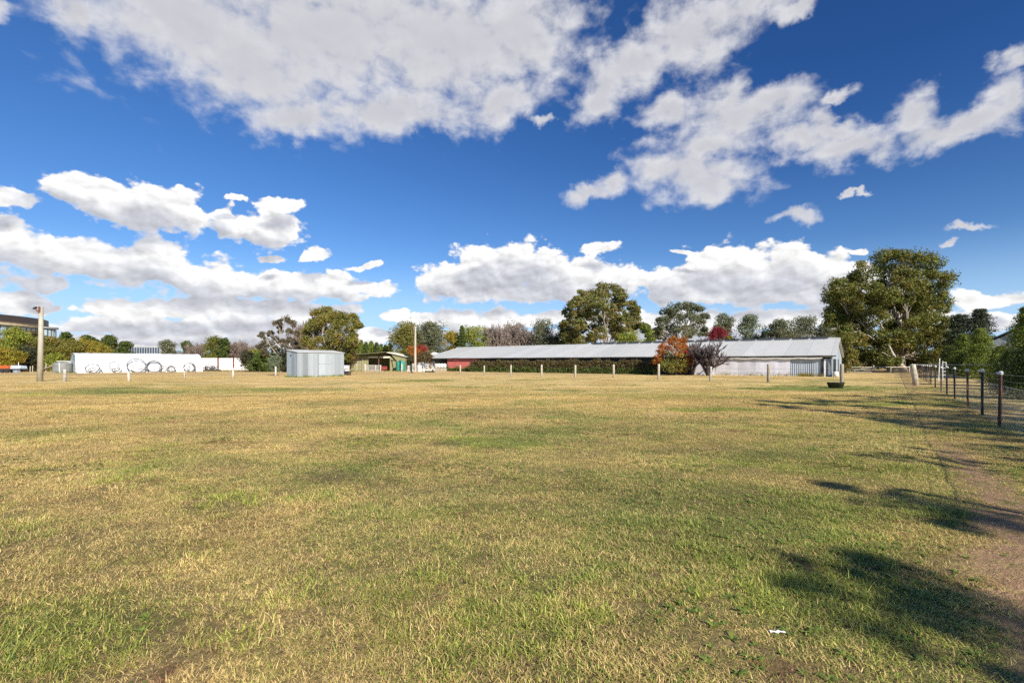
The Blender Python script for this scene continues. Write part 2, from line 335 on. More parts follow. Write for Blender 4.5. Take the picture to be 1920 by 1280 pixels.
# ------------------------------------------------------------------ field colour: one function of the place, used by ground and by blades
path_pts = None
def field_nodes(t):
    geo = t.n('ShaderNodeNewGeometry'); P = geo.outputs['Position']
    s = t.n('ShaderNodeSeparateXYZ'); t.put(s.inputs[0], P); x, y = s.outputs[0], s.outputs[1]
    n_big = t.noise(t.v('MULTIPLY', P, (.8, 1.25, 0)), .085, 4, .6, .6)
    n_mid = t.noise(t.v('MULTIPLY', P, (.7, 1.0, 0)), .42, 5, .62, .8)
    n_sml = t.noise(t.v('MULTIPLY', P, (1, 1, 0)), 2.3, 4, .65, .5)
    g = t.m('ADD', t.m('MULTIPLY', t.m('SUBTRACT', n_big, .5), 2.5), t.m('MULTIPLY', t.m('SUBTRACT', n_mid, .5), 2.2))
    g = t.m('ADD', g, t.m('MULTIPLY', t.m('SUBTRACT', n_sml, .5), 1.1))
    # nearer to the gate and in the wet strip by the right fence the sward is greener, the far end is bleached
    base = t.m('ADD', t.ss(y, 3.0, 20.0, .47, .12), t.ss(y, 44.0, 54.0, 0.0, -.5))
    base = t.m('ADD', base, t.ss(x, -9.0, 4.0, -.08, .10))
    green = t.m('ADD', base, g, clamp=True)
    # named green patches
    for (px, py, rw, rd, am) in ((1500,729,4.2,2.0,.9),(1340,768,1.8,.9,.8),(800,713,3,3,.7),(930,830,1.3,.8,.6),(150,735,4,4,.45),(420,732,6,3.5,.45),(1650,757,5,1.6,.5),(1300,742,6,2,.35),(1480,1040,1.1,1.0,.35),(1640,1150,.9,.7,.5),(1400,950,1.5,1.0,.3),(60,1200,.8,.6,.4)):
        Y = GY(py); v = t.v('MULTIPLY', t.v('SUBTRACT', P, (PX(px, Y), Y, 0)), (1/rw, 1/rd, 0))
        d = t.m('SUBTRACT', 1.15, t.m('ADD', t.v('LENGTH', v), t.m('MULTIPLY', t.m('SUBTRACT', n_mid, .5), 1.6)))
        green = t.m('ADD', green, t.m('MULTIPLY', t.ss(d, 0, .6), am), clamp=True)
    # worn dirt track just inside the fence
    off = t.m('ADD', t.m('SUBTRACT', t.m('SUBTRACT', t.m('MULTIPLY', y, .79), x), -2.64), t.m('MULTIPLY', t.m('SUBTRACT', n_mid, .5), 1.1))   # metres (in x) left of the fence line
    dirt = t.ss(t.m('ABSOLUTE', t.m('SUBTRACT', off, 1.5)), .30, .72, 1.0, 0.0)
    dirt = t.m('MULTIPLY', dirt, t.ss(y, 8.5, 14, 1.0, .6))
    worn = t.ss(off, 3.6, .2, 0.0, .75)
    dn = t.m('MULTIPLY', worn, t.ss(n_sml, .42, .62))
    dirt = t.m('MAXIMUM', dirt, t.m('MULTIPLY', dn, .8))
    yard = t.m('MULTIPLY', t.ss(y, 57, 61), t.ss(n_mid, .38, .60))
    dirt = t.m('MAXIMUM', dirt, t.m('MULTIPLY', yard, .55))
    redp = t.m('MULTIPLY', t.ss(t.noise(t.v('MULTIPLY', P, (1, 1.4, 0)), .95, 4, .6, .5), .61, .70), t.ss(y, 9, 16, .8, .35))
    # thin, trampled and lush places differ in tone
    tone = t.m('ADD', t.ss(t.noise(t.v('MULTIPLY', P, (.55, 1.1, 0)), .33, 5, .68, .4), .36, .64, .90, 1.20), t.m('MULTIPLY', t.m('SUBTRACT', t.noise(t.v('MULTIPLY', P, (1, 1.3, 0)), 1.7, 4, .65), .5), .7))
    return dict(tone=tone, P=P, x=x, y=y, green=green, dirt=t.m('MULTIPLY', dirt, t.ss(t.noise(P, 5.0, 3, .6), .25, .55)), red=redp, n_big=n_big, n_mid=n_mid, n_sml=n_sml)
STRAW = (.72,.53,.22,1); STRAW2 = (.50,.36,.145,1); GREEN = (.31,.31,.075,1); GREEN2 = (.15,.18,.045,1); DIRT = (.44,.29,.165,1); REDD = (.20,.085,.05,1)
gm, t, p = pmat('field_ground'); f = field_nodes(t)
fine = t.noise(t.v('MULTIPLY', f['P'], (1,.8,1)), 22, 5, .7); fine2 = t.noise(t.v('MULTIPLY', f['P'], (.6,1,1)), 7, 5, .7)
straw = t.mix(t.ss(fine2, .35, .65), STRAW, STRAW2); grn = t.mix(t.ss(fine2, .35, .6), GREEN, GREEN2)
col = t.mix(t.ss(t.m('ADD', f['green'], t.m('MULTIPLY', t.m('SUBTRACT', fine, .5), 1.3)), .22, .78), straw, grn)
col = t.mix(t.m('MULTIPLY', t.ss(fine, .54, .40), .45), col, (.17,.135,.06,1))
col = t.v('SCALE', col, scale=f['tone'])
col = t.mix(f['red'], col, REDD)
col = t.mix(f['dirt'], col, t.mix(fine2, DIRT, (.25,.145,.085,1)))
# thatch under the dense near sward, painted darker for the shade between blades
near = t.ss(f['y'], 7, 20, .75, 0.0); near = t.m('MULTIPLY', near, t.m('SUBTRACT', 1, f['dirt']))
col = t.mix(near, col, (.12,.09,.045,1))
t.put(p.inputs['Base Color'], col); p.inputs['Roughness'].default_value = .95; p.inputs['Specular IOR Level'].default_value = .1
b = t.n('ShaderNodeBump'); b.inputs['Strength'].default_value = .9; b.inputs['Distance'].default_value = .045
t.put(b.inputs['Height'], t.m('ADD', fine, fine2)); t.put(p.inputs['Normal'], b.outputs[0])
M['ground'] = gm
def blade_mat(name, mode):
    m, t, p = pmat(name); f = field_nodes(t)
    a = t.n('ShaderNodeAttribute', attribute_name='rnd'); a2 = t.n('ShaderNodeAttribute', attribute_name='rnd2'); hgt = t.n('ShaderNodeAttribute', attribute_name='tt')
    if mode == 'mix':
        sel = t.m('LESS_THAN', a.outputs['Fac'], t.m('ADD', .06, t.m('MULTIPLY', f['green'], .86)))
        st = t.mix(a2.outputs['Fac'], (.88,.68,.29,1), (.40,.27,.10,1))
        st = t.mix(f['red'], st, (.30,.14,.075,1))
        gr = t.mix(a2.outputs['Fac'], (.52,.53,.10,1), (.14,.185,.04,1))
        gr = t.mix(t.ss(f['n_big'], .42, .6), gr, t.mix(a2.outputs['Fac'], (.36,.40,.11,1), (.13,.17,.045,1)))
        col = t.v('SCALE', t.mix(sel, st, gr), scale=f['tone'])
    elif mode == 'straw': col = t.mix(a2.outputs['Fac'], (.70,.55,.28,1), (.50,.36,.17,1))
    else: col = t.mix(a2.outputs['Fac'], (.24,.30,.055,1), (.12,.18,.035,1))
    t.put(p.inputs['Base Color'], col); p.inputs['Roughness'].default_value = .55; p.inputs['Specular IOR Level'].default_value = .35
    tr = t.n('ShaderNodeBsdfTranslucent'); t.put(tr.inputs[0], col)
    mx = t.n('ShaderNodeMixShader'); mx.inputs[0].default_value = .28
    o = [n for n in t.t.nodes if n.type == 'OUTPUT_MATERIAL'][0]
    t.put(mx.inputs[1], p.outputs[0]); t.put(mx.inputs[2], tr.outputs[0]); t.put(o.inputs[0], mx.outputs[0])
    return m
M['blade'] = blade_mat('grass_blade', 'mix'); M['stalk'] = blade_mat('dry_stalk', 'straw'); M['weed'] = blade_mat('weed_leaf', 'weed')
def leaf_mat(name, ca, cb, cc=None, trans=.3):
    m, t, p = pmat(name)
    a = t.n('ShaderNodeAttribute', attribute_name='rnd'); a2 = t.n('ShaderNodeAttribute', attribute_name='rnd2')
    col = t.mix(a.outputs['Fac'], c4(ca), c4(cb))
    if cc: col = t.mix(t.ss(a2.outputs['Fac'], .55, .9), col, c4(cc))
    t.put(p.inputs['Base Color'], col); p.inputs['Roughness'].default_value = .6; p.inputs['Specular IOR Level'].default_value = .3
    tr = t.n('ShaderNodeBsdfTranslucent'); t.put(tr.inputs[0], col)
    mx = t.n('ShaderNodeMixShader'); mx.inputs[0].default_value = trans
    o = [n for n in t.t.nodes if n.type == 'OUTPUT_MATERIAL'][0]
    t.put(mx.inputs[1], p.outputs[0]); t.put(mx.inputs[2], tr.outputs[0]); t.put(o.inputs[0], mx.outputs[0])
    return m
# ------------------------------------------------------------------ ground sheet
u = np.linspace(-1, 1, 301); gx = np.sign(u)*(np.abs(u)*30 + (np.abs(u)**5)*3500)
v_ = np.linspace(0, 1, 381); gy = -6 + v_*40 + (v_**6)*4500
GX, GYY = np.meshgrid(gx, gy); V = np.stack([GX, GYY, gz(GX, GYY)], -1).reshape(-1, 3)
ii = (np.arange(380)[:, None]*301 + np.arange(300)[None]).ravel()
g_o = mesh_np('ground', V, [np.stack([ii, ii+1, ii+302, ii+301], 1)], M['ground'], smooth=True)
tag(g_o, kind='structure')
# ------------------------------------------------------------------ grass (stuff)
def blades(n, rad, hmin, hmax, wmin, wmax, lean, seed, curl=.5):
    r = np.random.default_rng(seed)
    ang = r.uniform(0, 2*np.pi, n); rr = rad*np.sqrt(r.uniform(0, 1, n)); bx, by = rr*np.cos(ang), rr*np.sin(ang)
    # clumping
    cn = max(3, n//28); cc = r.uniform(-rad, rad, (cn, 2)); w = r.integers(0, cn, n); m_ = r.uniform(0, 1, n) < .5
    bx = np.where(m_, cc[w, 0]+r.normal(0, rad*.06, n), bx); by = np.where(m_, cc[w, 1]+r.normal(0, rad*.06, n), by)
    h = r.uniform(hmin, hmax, n); th = r.uniform(0, 2*np.pi, n); le = np.clip(r.normal(lean, .3, n), .05, 1.45)
    d = np.stack([np.cos(th)*np.sin(le), np.sin(th)*np.sin(le), np.cos(le)], 1)
    wv_ = r.uniform(wmin, wmax, n)*.5; ph = th + np.pi/2 + r.normal(0, .5, n); s_ = np.stack([np.cos(ph), np.sin(ph), np.zeros(n)], 1)*wv_[:, None]
    b0 = np.stack([bx, by, np.full(n, -.01)], 1); mid = b0 + d*(h*.55)[:, None]
    d2 = d.copy(); d2[:, 2] -= curl*r.uniform(.2, 1.1, n); d2 /= np.linalg.norm(d2, axis=1)[:, None]
    tip = mid + d2*(h*.5)[:, None]; tip[:, 2] = np.maximum(tip[:, 2], .004); mid[:, 2] = np.maximum(mid[:, 2], .006)
    V = np.stack([b0-s_, b0+s_, mid+s_*.8, mid-s_*.8, tip], 1).reshape(-1, 3)
    i = np.arange(n)*5
    return V, np.stack([i, i+1, i+2, i+3], 1), np.stack([i+3, i+2, i+4], 1), np.repeat(r.uniform(0, 1, n), 5), np.repeat(r.uniform(0, 1, n), 5), np.tile([0, 0, .5, .5, 1.], n)
def leafrosette(seed):
    r = np.random.default_rng(seed); V = []; Q = []; n = 0; a1 = []
    for kx in range(r.integers(7, 12)):
        a = r.uniform(0, 2*np.pi); L = r.uniform(.06, .13); w = L*r.uniform(.2, .32); el_ = r.uniform(.15, .8)
        pr = [(0, .25, 0), (.35, 1, .6), (.75, .85, 1), (1, .12, .75)]
        for (tq, ww, zz) in pr:
            x = L*tq*math.cos(el_*.8); z = L*.55*math.sin(el_)*zz+.006
            for sg in (-1, 1): V.append((x*math.cos(a)-sg*w*.5*ww*math.sin(a), x*math.sin(a)+sg*w*.5*ww*math.cos(a), z+abs(ww)*.004))
        for j in range(3): b_ = n+2*j; Q.append((b_, b_+1, b_+3, b_+2))
        n += 8; a1 += [r.uniform()]*8
    return np.array(V), np.array(Q), np.array(a1)
gc = bpy.data.collections.new('sward_parts')      # only referenced by the node tree
def proto(name, V, polys, mat, r1, r2, tt):
    o = mesh_np(name, V, polys, mat, attrs=dict(rnd=r1, rnd2=r2, tt=tt), link=False); gc.objects.link(o); return o
idx = 0
for s_ in range(5):      # 0-4 short matted sward
    V, Q, T, a, b_, c = blades(1500, .36, .02, .062, .0028, .0055, 1.2, 10+s_); proto('aa%02d' % idx, V, [Q, T], M['blade'], a, b_, c); idx += 1
for s_ in range(3):      # 5-7 taller upright tufts
    V, Q, T, a, b_, c = blades(230, .15, .035, .095, .004, .0068, .75, 30+s_, .8); proto('aa%02d' % idx, V, [Q, T], M['blade'], a*.55, b_, c); idx += 1
for s_ in range(3):      # 8-10 long bleached stalks lying on top
    V, Q, T, a, b_, c = blades(11, .30, .16, .42, .0022, .0036, 1.45, 50+s_, .5); V[:, 2] += .025*np.repeat(np.random.default_rng(s_).uniform(.5,1.6,11),5); proto('aa%02d' % idx, V, [Q, T], M['stalk'], a, b_, c); idx += 1
for s_ in range(3):      # 11-13 broad leaved weeds
    V, Q, a = leafrosette(70+s_); proto('aa%02d' % idx, V, [Q], M['weed'], a, a, a); idx += 1
for s_ in range(3):      # 14-16 coarse far sward
    V, Q, T, a, b_, c = blades(1500, .9, .03, .075, .006, .012, 1.2, 90+s_); proto('aa%02d' % idx, V, [Q, T], M['blade'], a, b_, c); idx += 1
def vnoise(x, y, sc, seed):
    r = np.random.default_rng(seed); g = r.uniform(0, 1, (256, 256)); x = x*sc; y = y*sc
    xi, yi = np.floor(x).astype(int), np.floor(y).astype(int); fx, fy = x-xi, y-yi; fx = fx*fx*(3-2*fx); fy = fy*fy*(3-2*fy)
    G = lambda a, b: g[a % 256, b % 256]
    return (G(xi,yi)*(1-fx)+G(xi+1,yi)*fx)*(1-fy)+(G(xi,yi+1)*(1-fx)+G(xi+1,yi+1)*fx)*fy
pts = []; ids = []; scs = []
def scatter(y0, y1, step, choose, xm=1.22, pad=1.6, sc=(.85, 1.2), keep=None):
    ys = np.arange(y0, y1, step); X = []; Yy = []
    for y in ys:
        xs = np.arange(-y*xm-pad, y*xm+pad, step); X.append(xs); Yy.append(np.full(len(xs), y))
    X = np.concatenate(X); Yy = np.concatenate(Yy); X = X + rng.uniform(-.5, .5, len(X))*step; Yy = Yy + rng.uniform(-.5, .5, len(X))*step
    offl = .79*Yy + 2.64 - X
    ok = (offl > -.6)
    track = np.abs(offl-1.5) < (.32 + .25*vnoise(X, Yy, .8, 1)); ok &= ~(track & (rng.uniform(0, 1, len(X)) < np.where(Yy < 10, .93, .3)))
    if keep is not None: ok &= keep(X, Yy)
    X, Yy = X[ok], Yy[ok]; n = len(X)
    pts.append(np.stack([X, Yy, gz(X, Yy)], 1)); ids.append(rng.choice(choose, n)); scs.append(rng.uniform(sc[0], sc[1], n))
scatter(1.4, 13.5, .34, [0,1,2,3,4])
scatter(13.5, 24, .55, [0,1,2,3,4], sc=(1.0,1.5), xm=1.12)
scatter(13.5, 30, .95, [14,15,16], xm=1.1, sc=(.7,1.0))
scatter(30, 56, 1.1, [14,15,16], xm=1.1, sc=(.6,1.1), keep=lambda x, y: (vnoise(x*.6, y, .45, 21)+.5*vnoise(x, y, 1.3, 22)) > .88)
scatter(1.4, 14, .27, [5,6,7], keep=lambda x, y: (vnoise(x, y, .9, 3) + .5*vnoise(x, y, 2.7, 4) + .12*(y<5)) > .93, sc=(.6,1.15))
scatter(14, 34, .9, [5,6,7], keep=lambda x, y: vnoise(x, y, .35, 3) > .60, sc=(.8,1.6))
scatter(1.4, 15, .27, [8,9,10], keep=lambda x, y: (vnoise(x, y, .55, 6) + .35*vnoise(x, y, 2.1, 8) + np.where((np.abs(x-.3)<2.2)&(y<6), .16, 0)) > .90, sc=(.45,.95))
scatter(1.4, 16, .15, [11,12,13], keep=lambda x, y: (vnoise(x, y, .8, 12) + .4*vnoise(x, y, 2.3, 9) + np.where((x>.75*y*.4)&(y<6), .22, 0) + np.where((x<-.75*y)&(y<3.6), .30, 0)) > .80, sc=(.22,.62))
PT = np.concatenate(pts); ID = np.concatenate(ids).astype(np.int32); SC = np.concatenate(scs).astype(np.float32)
ROT = np.zeros((len(PT), 3), np.float32); ROT[:, 2] = rng.uniform(0, 6.283, len(PT))
me = bpy.data.meshes.new('grass'); me.vertices.add(len(PT)); me.vertices.foreach_set('co', PT.astype(np.float32).ravel())
a = me.attributes.new('pid', 'INT', 'POINT'); a.data.foreach_set('value', ID)
a = me.attributes.new('psc', 'FLOAT', 'POINT'); a.data.foreach_set('value', SC)
a = me.attributes.new('prot', 'FLOAT_VECTOR', 'POINT'); a.data.foreach_set('vector', ROT.ravel())
grass = bpy.data.objects.new('grass', me); COL.objects.link(grass); tag(grass, 'short dry straw and green grass covering the paddock', 'grass', kind='stuff')
ng = bpy.data.node_groups.new('sward', 'GeometryNodeTree')
ng.interface.new_socket('Geometry', in_out='INPUT', socket_type='NodeSocketGeometry'); ng.interface.new_socket('Geometry', in_out='OUTPUT', socket_type='NodeSocketGeometry')
gi = ng.nodes.new('NodeGroupInput'); go = ng.nodes.new('NodeGroupOutput'); iop = ng.nodes.new('GeometryNodeInstanceOnPoints'); ci = ng.nodes.new('GeometryNodeCollectionInfo')
ci.inputs['Collection'].default_value = gc; ci.inputs['Separate Children'].default_value = True; ci.inputs['Reset Children'].default_value = True
def na(nm_, dt):
    q = ng.nodes.new('GeometryNodeInputNamedAttribute'); q.data_type = dt; q.inputs['Name'].default_value = nm_; return q.outputs[0]
L = ng.links.new
L(gi.outputs[0], iop.inputs['Points']); L(ci.outputs[0], iop.inputs['Instance']); iop.inputs['Pick Instance'].default_value = True
L(na('pid', 'INT'), iop.inputs['Instance Index']); L(na('prot', 'FLOAT_VECTOR'), iop.inputs['Rotation']); L(na('psc', 'FLOAT'), iop.inputs['Scale'])
L(iop.outputs[0], go.inputs[0]); md = grass.modifiers.new('sward', 'NODES'); md.node_group = ng
print('grass instances', len(PT))
# ------------------------------------------------------------------ the long barn
BC = (35.4, 53.7); BD = (-.8008, .599); BL = 63.0; BW = 19.0; EH = 2.3; RH = 4.45
def bx(px): return lineX(BC, BD, px)      # metres along the front wall seen at a pixel column
barn = thing('long_barn', 'long low corrugated iron barn with pale grey roof behind the hedge', 'barn', (BC[0], BC[1], 0), math.atan2(BD[1], BD[0]))
# local frame: +x along the front wall (away to the left), -y is the depth of the barn (y = 0 is the front wall)
ov = .2
mb = MB()
def roof_slope(mb, y0, z0, y1, z1, x0, x1, th=.05):
    n = 42; V = []; P = []
    for i in range(n+1):
        x = x0+(x1-x0)*i/n; dz = .035*math.sin(i*.9)+.02*math.sin(i*2.3)
        V += [(x, y0, z0+dz), (x, (y0+y1)/2, (z0+z1)/2+.03*math.sin(i*.55)), (x, y1, z1+.4*dz)]
    for i in range(n):
        for j in range(2): a = i*3+j; P.append((a, a+3, a+4, a+1))
    m_ = len(V); V += [(x, y, z-th) for (x, y, z) in V]
    P += [tuple(q+m_ for q in reversed(pp)) for pp in P]
    for i in range(n): P += [(i*3, i*3+m_, i*3+3+m_, i*3+3), (i*3+2, i*3+5, i*3+5+m_, i*3+2+m_)]
    P += [(0, 1, 1+m_, m_), (1, 2, 2+m_, 1+m_), (n*3, n*3+m_, n*3+1+m_, n*3+1), (n*3+1, n*3+1+m_, n*3+2+m_, n*3+2)]
    mb.add(V, P)
sl_ = (RH-EH)/(BW/2)
roof_slope(mb, ov, EH-ov*sl_+.12, -BW/2, RH+.12, -.45, BL+2.8)
roof_slope(mb, -BW-ov, EH-ov*sl_+.12, -BW/2, RH+.12, -.45, BL+2.8)
rf = mb.build('roof', M['roof'], barn)
MB().tube([(-.45, -BW/2, RH+.16), (BL+2.8, -BW/2, RH+.16)], .12, 6).build('ridge_cap', M['roof'], rf)
mb = MB(); 
for i in range(16): mb.box((bx(1545)+2.1*i+1, -BW/2-.0, RH+.36), (1.7, .5, .16))
mb.build('ridge_vent', M['slate'], rf)
MB().box((BL/2+1, ov+.07, EH-ov*sl_+.03), (BL+3, .14, .12)).build('gutter', M['steel_dark'], barn)
tW = EH-.05
xr, xr2 = bx(897), bx(838.5)
MB().corr((xr, 0), (xr2, 0), 0.0, tW, .2, .02).build('red_wall', M['red'], barn)
x1, x2, x3, x4 = bx(1548)+.0, bx(1482), bx(1296), bx(1240)
MB().corr((.04, -.06), (x2, -.06), 0.0, tW-.25, .21, .018).build('corrugated_wall', M['galv_dark'], barn)
# bulging white sheets
mb = MB(); 
n = 60
V = []; P = []
for i in range(n+1):
    x = x2 + (x3-x2)*i/n
    for j in range(4): V.append((x, .05+.018*math.sin(i*.8)*(j/3)+.012*math.sin(j*2+i*.3), (tW-.28)*j/3))
P = [(i*4+j, i*4+4+j, i*4+5+j, i*4+1+j) for i in range(n) for j in range(3)]
mb.add(V, P).build('white_wall', M['white_wall'], barn)
# rolled blind hanging in swags under the eave
mb = MB(); pts_ = []
for i in range(61):
    x = .8 + (x3-.8)*i/60; pts_.append((x, .20, tW-.17-.07*abs(math.sin(i*.33))))
mb.tube(pts_, [.10]*61, 6).build('rolled_blind', M['white'], barn)
MB().box(((x3+xr)/2, -.3, tW/2), (xr-x3, .08, tW)).build('eave_shade_panel', M['dark'], barn)  # dark sheet put in for the shade under the open eave
# gable end facing right
mb = MB(); g0 = -.12
V = []; P = []; nn = 150
for i in range(nn+1):
    y = -BW*i/nn; top = EH + (RH-EH)*(1-abs(i/nn*2-1)); o_ = .02*math.sin(i*2.1)
    V += [(g0+o_, y, 0), (g0+o_, y, top)]
P = [(2*i, 2*i+1, 2*i+3, 2*i+2) for i in range(nn)]
mb.add(V, P).build('gable_wall', M['galv_y'], barn)
mb = MB(); V = []; 
for i in range(nn+1):
    y = -BW*i/nn; top = EH + (RH-EH)*(1-abs(i/nn*2-1)); V += [(BL+.1, y, 0), (BL+.1, y, top)]
mb.add(V, P).build('gable_wall', M['galv_y'], barn)
MB().box((BL/2+.0, -BW, EH/2), (BL, .06, EH)).build('rear_wall', M['galv'], barn)
MB().box((g0-.06, -BW*.55, 1.0), (.05, .55, 2.0)).build('door', M['dark'], barn)
MB().box((.8, -.0, 1.08), (.26, .07, 2.16)).build('dark_slot_strip', M['slate'], barn)  # dark strip stands in for the unlit slot beside the corner
mb = MB(); mb.box((-.06, .09, 1.1), (.12, .12, 2.2)); mb.build('corner_post', M['galv'], barn)
def bw(x, y): 
    a = math.atan2(BD[1], BD[0]); return (BC[0]+x*math.cos(a)-y*math.sin(a), BC[1]+x*math.sin(a)+y*math.cos(a))
for i, (xx, lean, ma, wd, lb) in enumerate(((.55, .42, 'white', .16, 'long pale board leaning on the near barn corner, left of the grey board'), (.12, .34, 'galv', .2, 'grey metal board leaning on the near barn corner'), (-.35, .5, 'slate', .26, 'dark board leaning on the barn corner by the gable end'))):
    b_ = bw(xx, .25); o = MB().box((0, 0, .98), (wd, .04, 2.0), 0, 0).build('leaning_board', M[ma]); o.location = (b_[0], b_[1], 0); o.rotation_euler = (0, 0, math.atan2(BD[1], BD[0])); o.rotation_euler.x = .12; o.location.z = .0
    tag(o, lb, 'board', 'boards leaning on the barn corner')
o = MB().lathe((0,0,0), [(0,.0),(.26,.02),(.30,.3),(.24,.55),(0,.6)], 12).build('feed_sack', M['white'], smooth=True); b_ = bw(-.5, .7); o.location = (b_[0], b_[1], 0); tag(o, 'pale full sack at the foot of the boards by the barn corner', 'sack')
# ------------------------------------------------------------------ galvanised shed in the paddock
FC = (-22.6, 50.9); d1 = (.62, .785); L1 = 5.5; d2 = (-.785, .62); L2 = 2.2
shed = thing('iron_shed', 'small windowless corrugated iron shed standing alone in the paddock', 'shed', (FC[0], FC[1], 0), math.atan2(d1[1], d1[0]))
# local: +x along the front, +y into the depth
mb = MB(); mb.corr((0, 0), (L1, 0), -.03, 2.64, .15, .016).build('front_wall', M['galv'], shed)
MB().corr((0, L2), (0, 0), -.03, (2.92, 2.64), .15, .016).build('side_wall', M['galv_y'], shed)
MB().corr((L1, 0), (L1, L2), -.03, (2.64, 2.92), .15, .016).build('side_wall', M['galv_y'], shed)
MB().corr((L1, L2), (0, L2), -.03, 2.92, .15, .016).build('back_wall', M['galv'], shed)
mb = MB(); mb.add([(-.08,-.10,2.64),(L1+.08,-.10,2.64),(L1+.08,L2+.08,2.95),(-.08,L2+.08,2.95),(-.08,-.10,2.68),(L1+.08,-.10,2.68),(L1+.08,L2+.08,2.99),(-.08,L2+.08,2.99)], [(0,3,2,1),(4,5,6,7),(0,1,5,4),(1,2,6,5),(2,3,7,6),(3,0,4,7)])
mb.build('roof', M['roof'], shed)
for x_ in (.05, 1.55, 2.9, 4.3, L1-.05):
    pass
mb = MB(); mb.box((2.35, -.035, 1.3), (.05, .03, 2.6)); mb.box((3.2, -.035, 1.42), (1.7, .03, .035)); mb.build('door_frame', M['steel'], shed)
MB().box((3.22, -.028, 1.3), (1.6, .02, 2.5)).build('door', sheetmat('door_sheet', (.42,.47,.50), .8, .1, metal=.25, rough=.55), shed)
MB().box((-.03, 1.3, 2.35), (.04, .14, .14)).build('vent', M['slate'], shed)
# ------------------------------------------------------------------ white tunnel
TC = (-64.9, 72.0); td = (.68, .733); TL = 16.4; TW = 7.0; TH = 3.05
tun = thing('poly_tunnel', 'long white arched greenhouse tunnel with grey end wall, black coils in front', 'greenhouse', (TC[0], TC[1], 0), math.atan2(td[1], td[0]))
def tprof(n=20):
    out = []
    for i in range(n+1):
        a = math.pi*i/n; c, s = math.cos(a), math.sin(a)
        out.append((TW/2 - TW/2*math.copysign(abs(c)**.92, c), TH*abs(s)**.72))
    return out
pr = tprof(); n = len(pr); V = []; rings = 24
for i in range(rings+1):
    x = TL*i/rings; sag = .0 if i % 2 == 0 else .03
    V += [(x, y, max(0, z-sag)) for (y, z) in pr]
MB().add(V, [(i*n+j, (i+1)*n+j, (i+1)*n+j+1, i*n+j+1) for i in range(rings) for j in range(n-1)]).build('cover', M['plastic_white'], tun, True)
for x_ in (0, TL):
    e = MB(); e.add([(x_+(.03 if x_ == 0 else -.03), y, z) for (y, z) in pr], [tuple(range(n))]); e.build('end_wall', M['film_end'], tun)
for x_ in (0.0, TL): MB().tube([(x_, y, z) for (y, z) in pr], .06, 5).build('hoop', M['film_end'], tun)
MB().box((-.05, 1.6, 2.35), (.05, 1.3, .7)).build('end_flap', M['green_tank'], tun)
MB().box((TL/2, -.04, .35), (TL, .05, .06)).build('side_rail', M['white'], tun)
ta = math.atan2(td[1], td[0])
def tw(x, y): return (TC[0]+x*math.cos(ta)-y*math.sin(ta), TC[1]+x*math.sin(ta)+y*math.cos(ta))
def tx(px, off=-.6):
    o_ = (TC[0]-off*math.sin(ta)*1.0, TC[1]+off*math.cos(ta)); return lineX(o_, td, px)
coils = [(173, .85, 1.0, 3, .05, 'large thin black pipe coil leaning on the tunnel, nearest its grey end'), (178.5, .78, .5, 2, .05, 'flattened black pipe coil lying before the leftmost large coil'),
         (214, .58, 1.0, 2, .045, 'small upright pipe coil set high above a flat ring'), (219, .6, .55, 2, .05, 'small flat pipe ring second from the grey end of the tunnel'),
         (256, 1.22, .9, 3, .05, 'largest pipe coil, behind the white fence post'), (262, 1.1, .42, 2, .05, 'wide flattened pipe coil right of the white fence post'),
         (289, .98, .95, 7, .07, 'thick bundled black coil in the middle of the row'), (306, .55, .95, 3, .05, 'small black ring touching the thick bundled coil'),
         (322, .52, 1.0, 3, .05, 'small upright grey-black ring between the thick bundle and the right end'), (324, .5, .5, 2, .04, 'tiny flat ring under the small upright ring'),
         (355, .82, .95, 5, .05, 'black pipe coil nearest the right end of the tunnel'), (359, .55, .8, 4, .045, 'tangled ring in front of the rightmost coil')]
for i, (px, r_, sq, nl, tk, lb) in enumerate(coils):
    offy = -.42 - .25*(i % 2); x_ = tx(px, offy); w_ = tw(x_, offy)
    mb = MB(); axis = Vector((math.sin(ta), -math.cos(ta), .28 if sq > .7 else .5)); upv = Vector((0,0,1))
    hz = r_*sq*.96 + (.55 if i == 2 else 0)
    for q in range(nl):
        rr = r_*(1+random.uniform(-.05, .05)); mb.torus((random.uniform(-.05,.05), random.uniform(-.05,.05), hz+random.uniform(-.03,.05)), rr, tk*.8, axis+Vector((random.uniform(-.08,.08), random.uniform(-.08,.08), 0)), 30, 5, sq, upv)
    if sq > .9: mb.tube([(0, 0, hz+r_*sq), (0, .02, .02)], .018, 4)
    if i == 2: mb.tube([(0, 0, hz-r_), (0, 0, 0)], .02, 4)
    o = mb.build('pipe_coil', M['pipe']); o.location = (w_[0], w_[1], .0); tag(o, lb, 'pipe coil', 'coils of black pipe in front of the white tunnel')
# ------------------------------------------------------------------ concrete pole with lamp
Yp = GY(714.5); Xp = PX(75, Yp); Hp = ZY(574, Yp)
pole = thing('lamp_pole', 'tall pale concrete pole with a small lamp on its top, before the round office building', 'pole', (Xp, Yp, 0))
MB().tube([(0,0,-.05),(0.06,0,Hp*.5),(.10,0,Hp)], [.215,.18,.145], 14).build('shaft', M['concrete'], pole, True)
mb = MB(); mb.tube([(.20,-.02,Hp-.85),(.0,-.15,Hp-.5),(-.18,-.2,Hp-.25)], .05, 6); mb.box((.09,-.14,Hp-.3), (.16,.06,.5)); mb.build('bracket', M['rust'], pole)
MB().box((-.22,-.2,Hp-.17), (.27,.17,.12), 0, -.5).build('lamp', M['steel_dark'], pole)
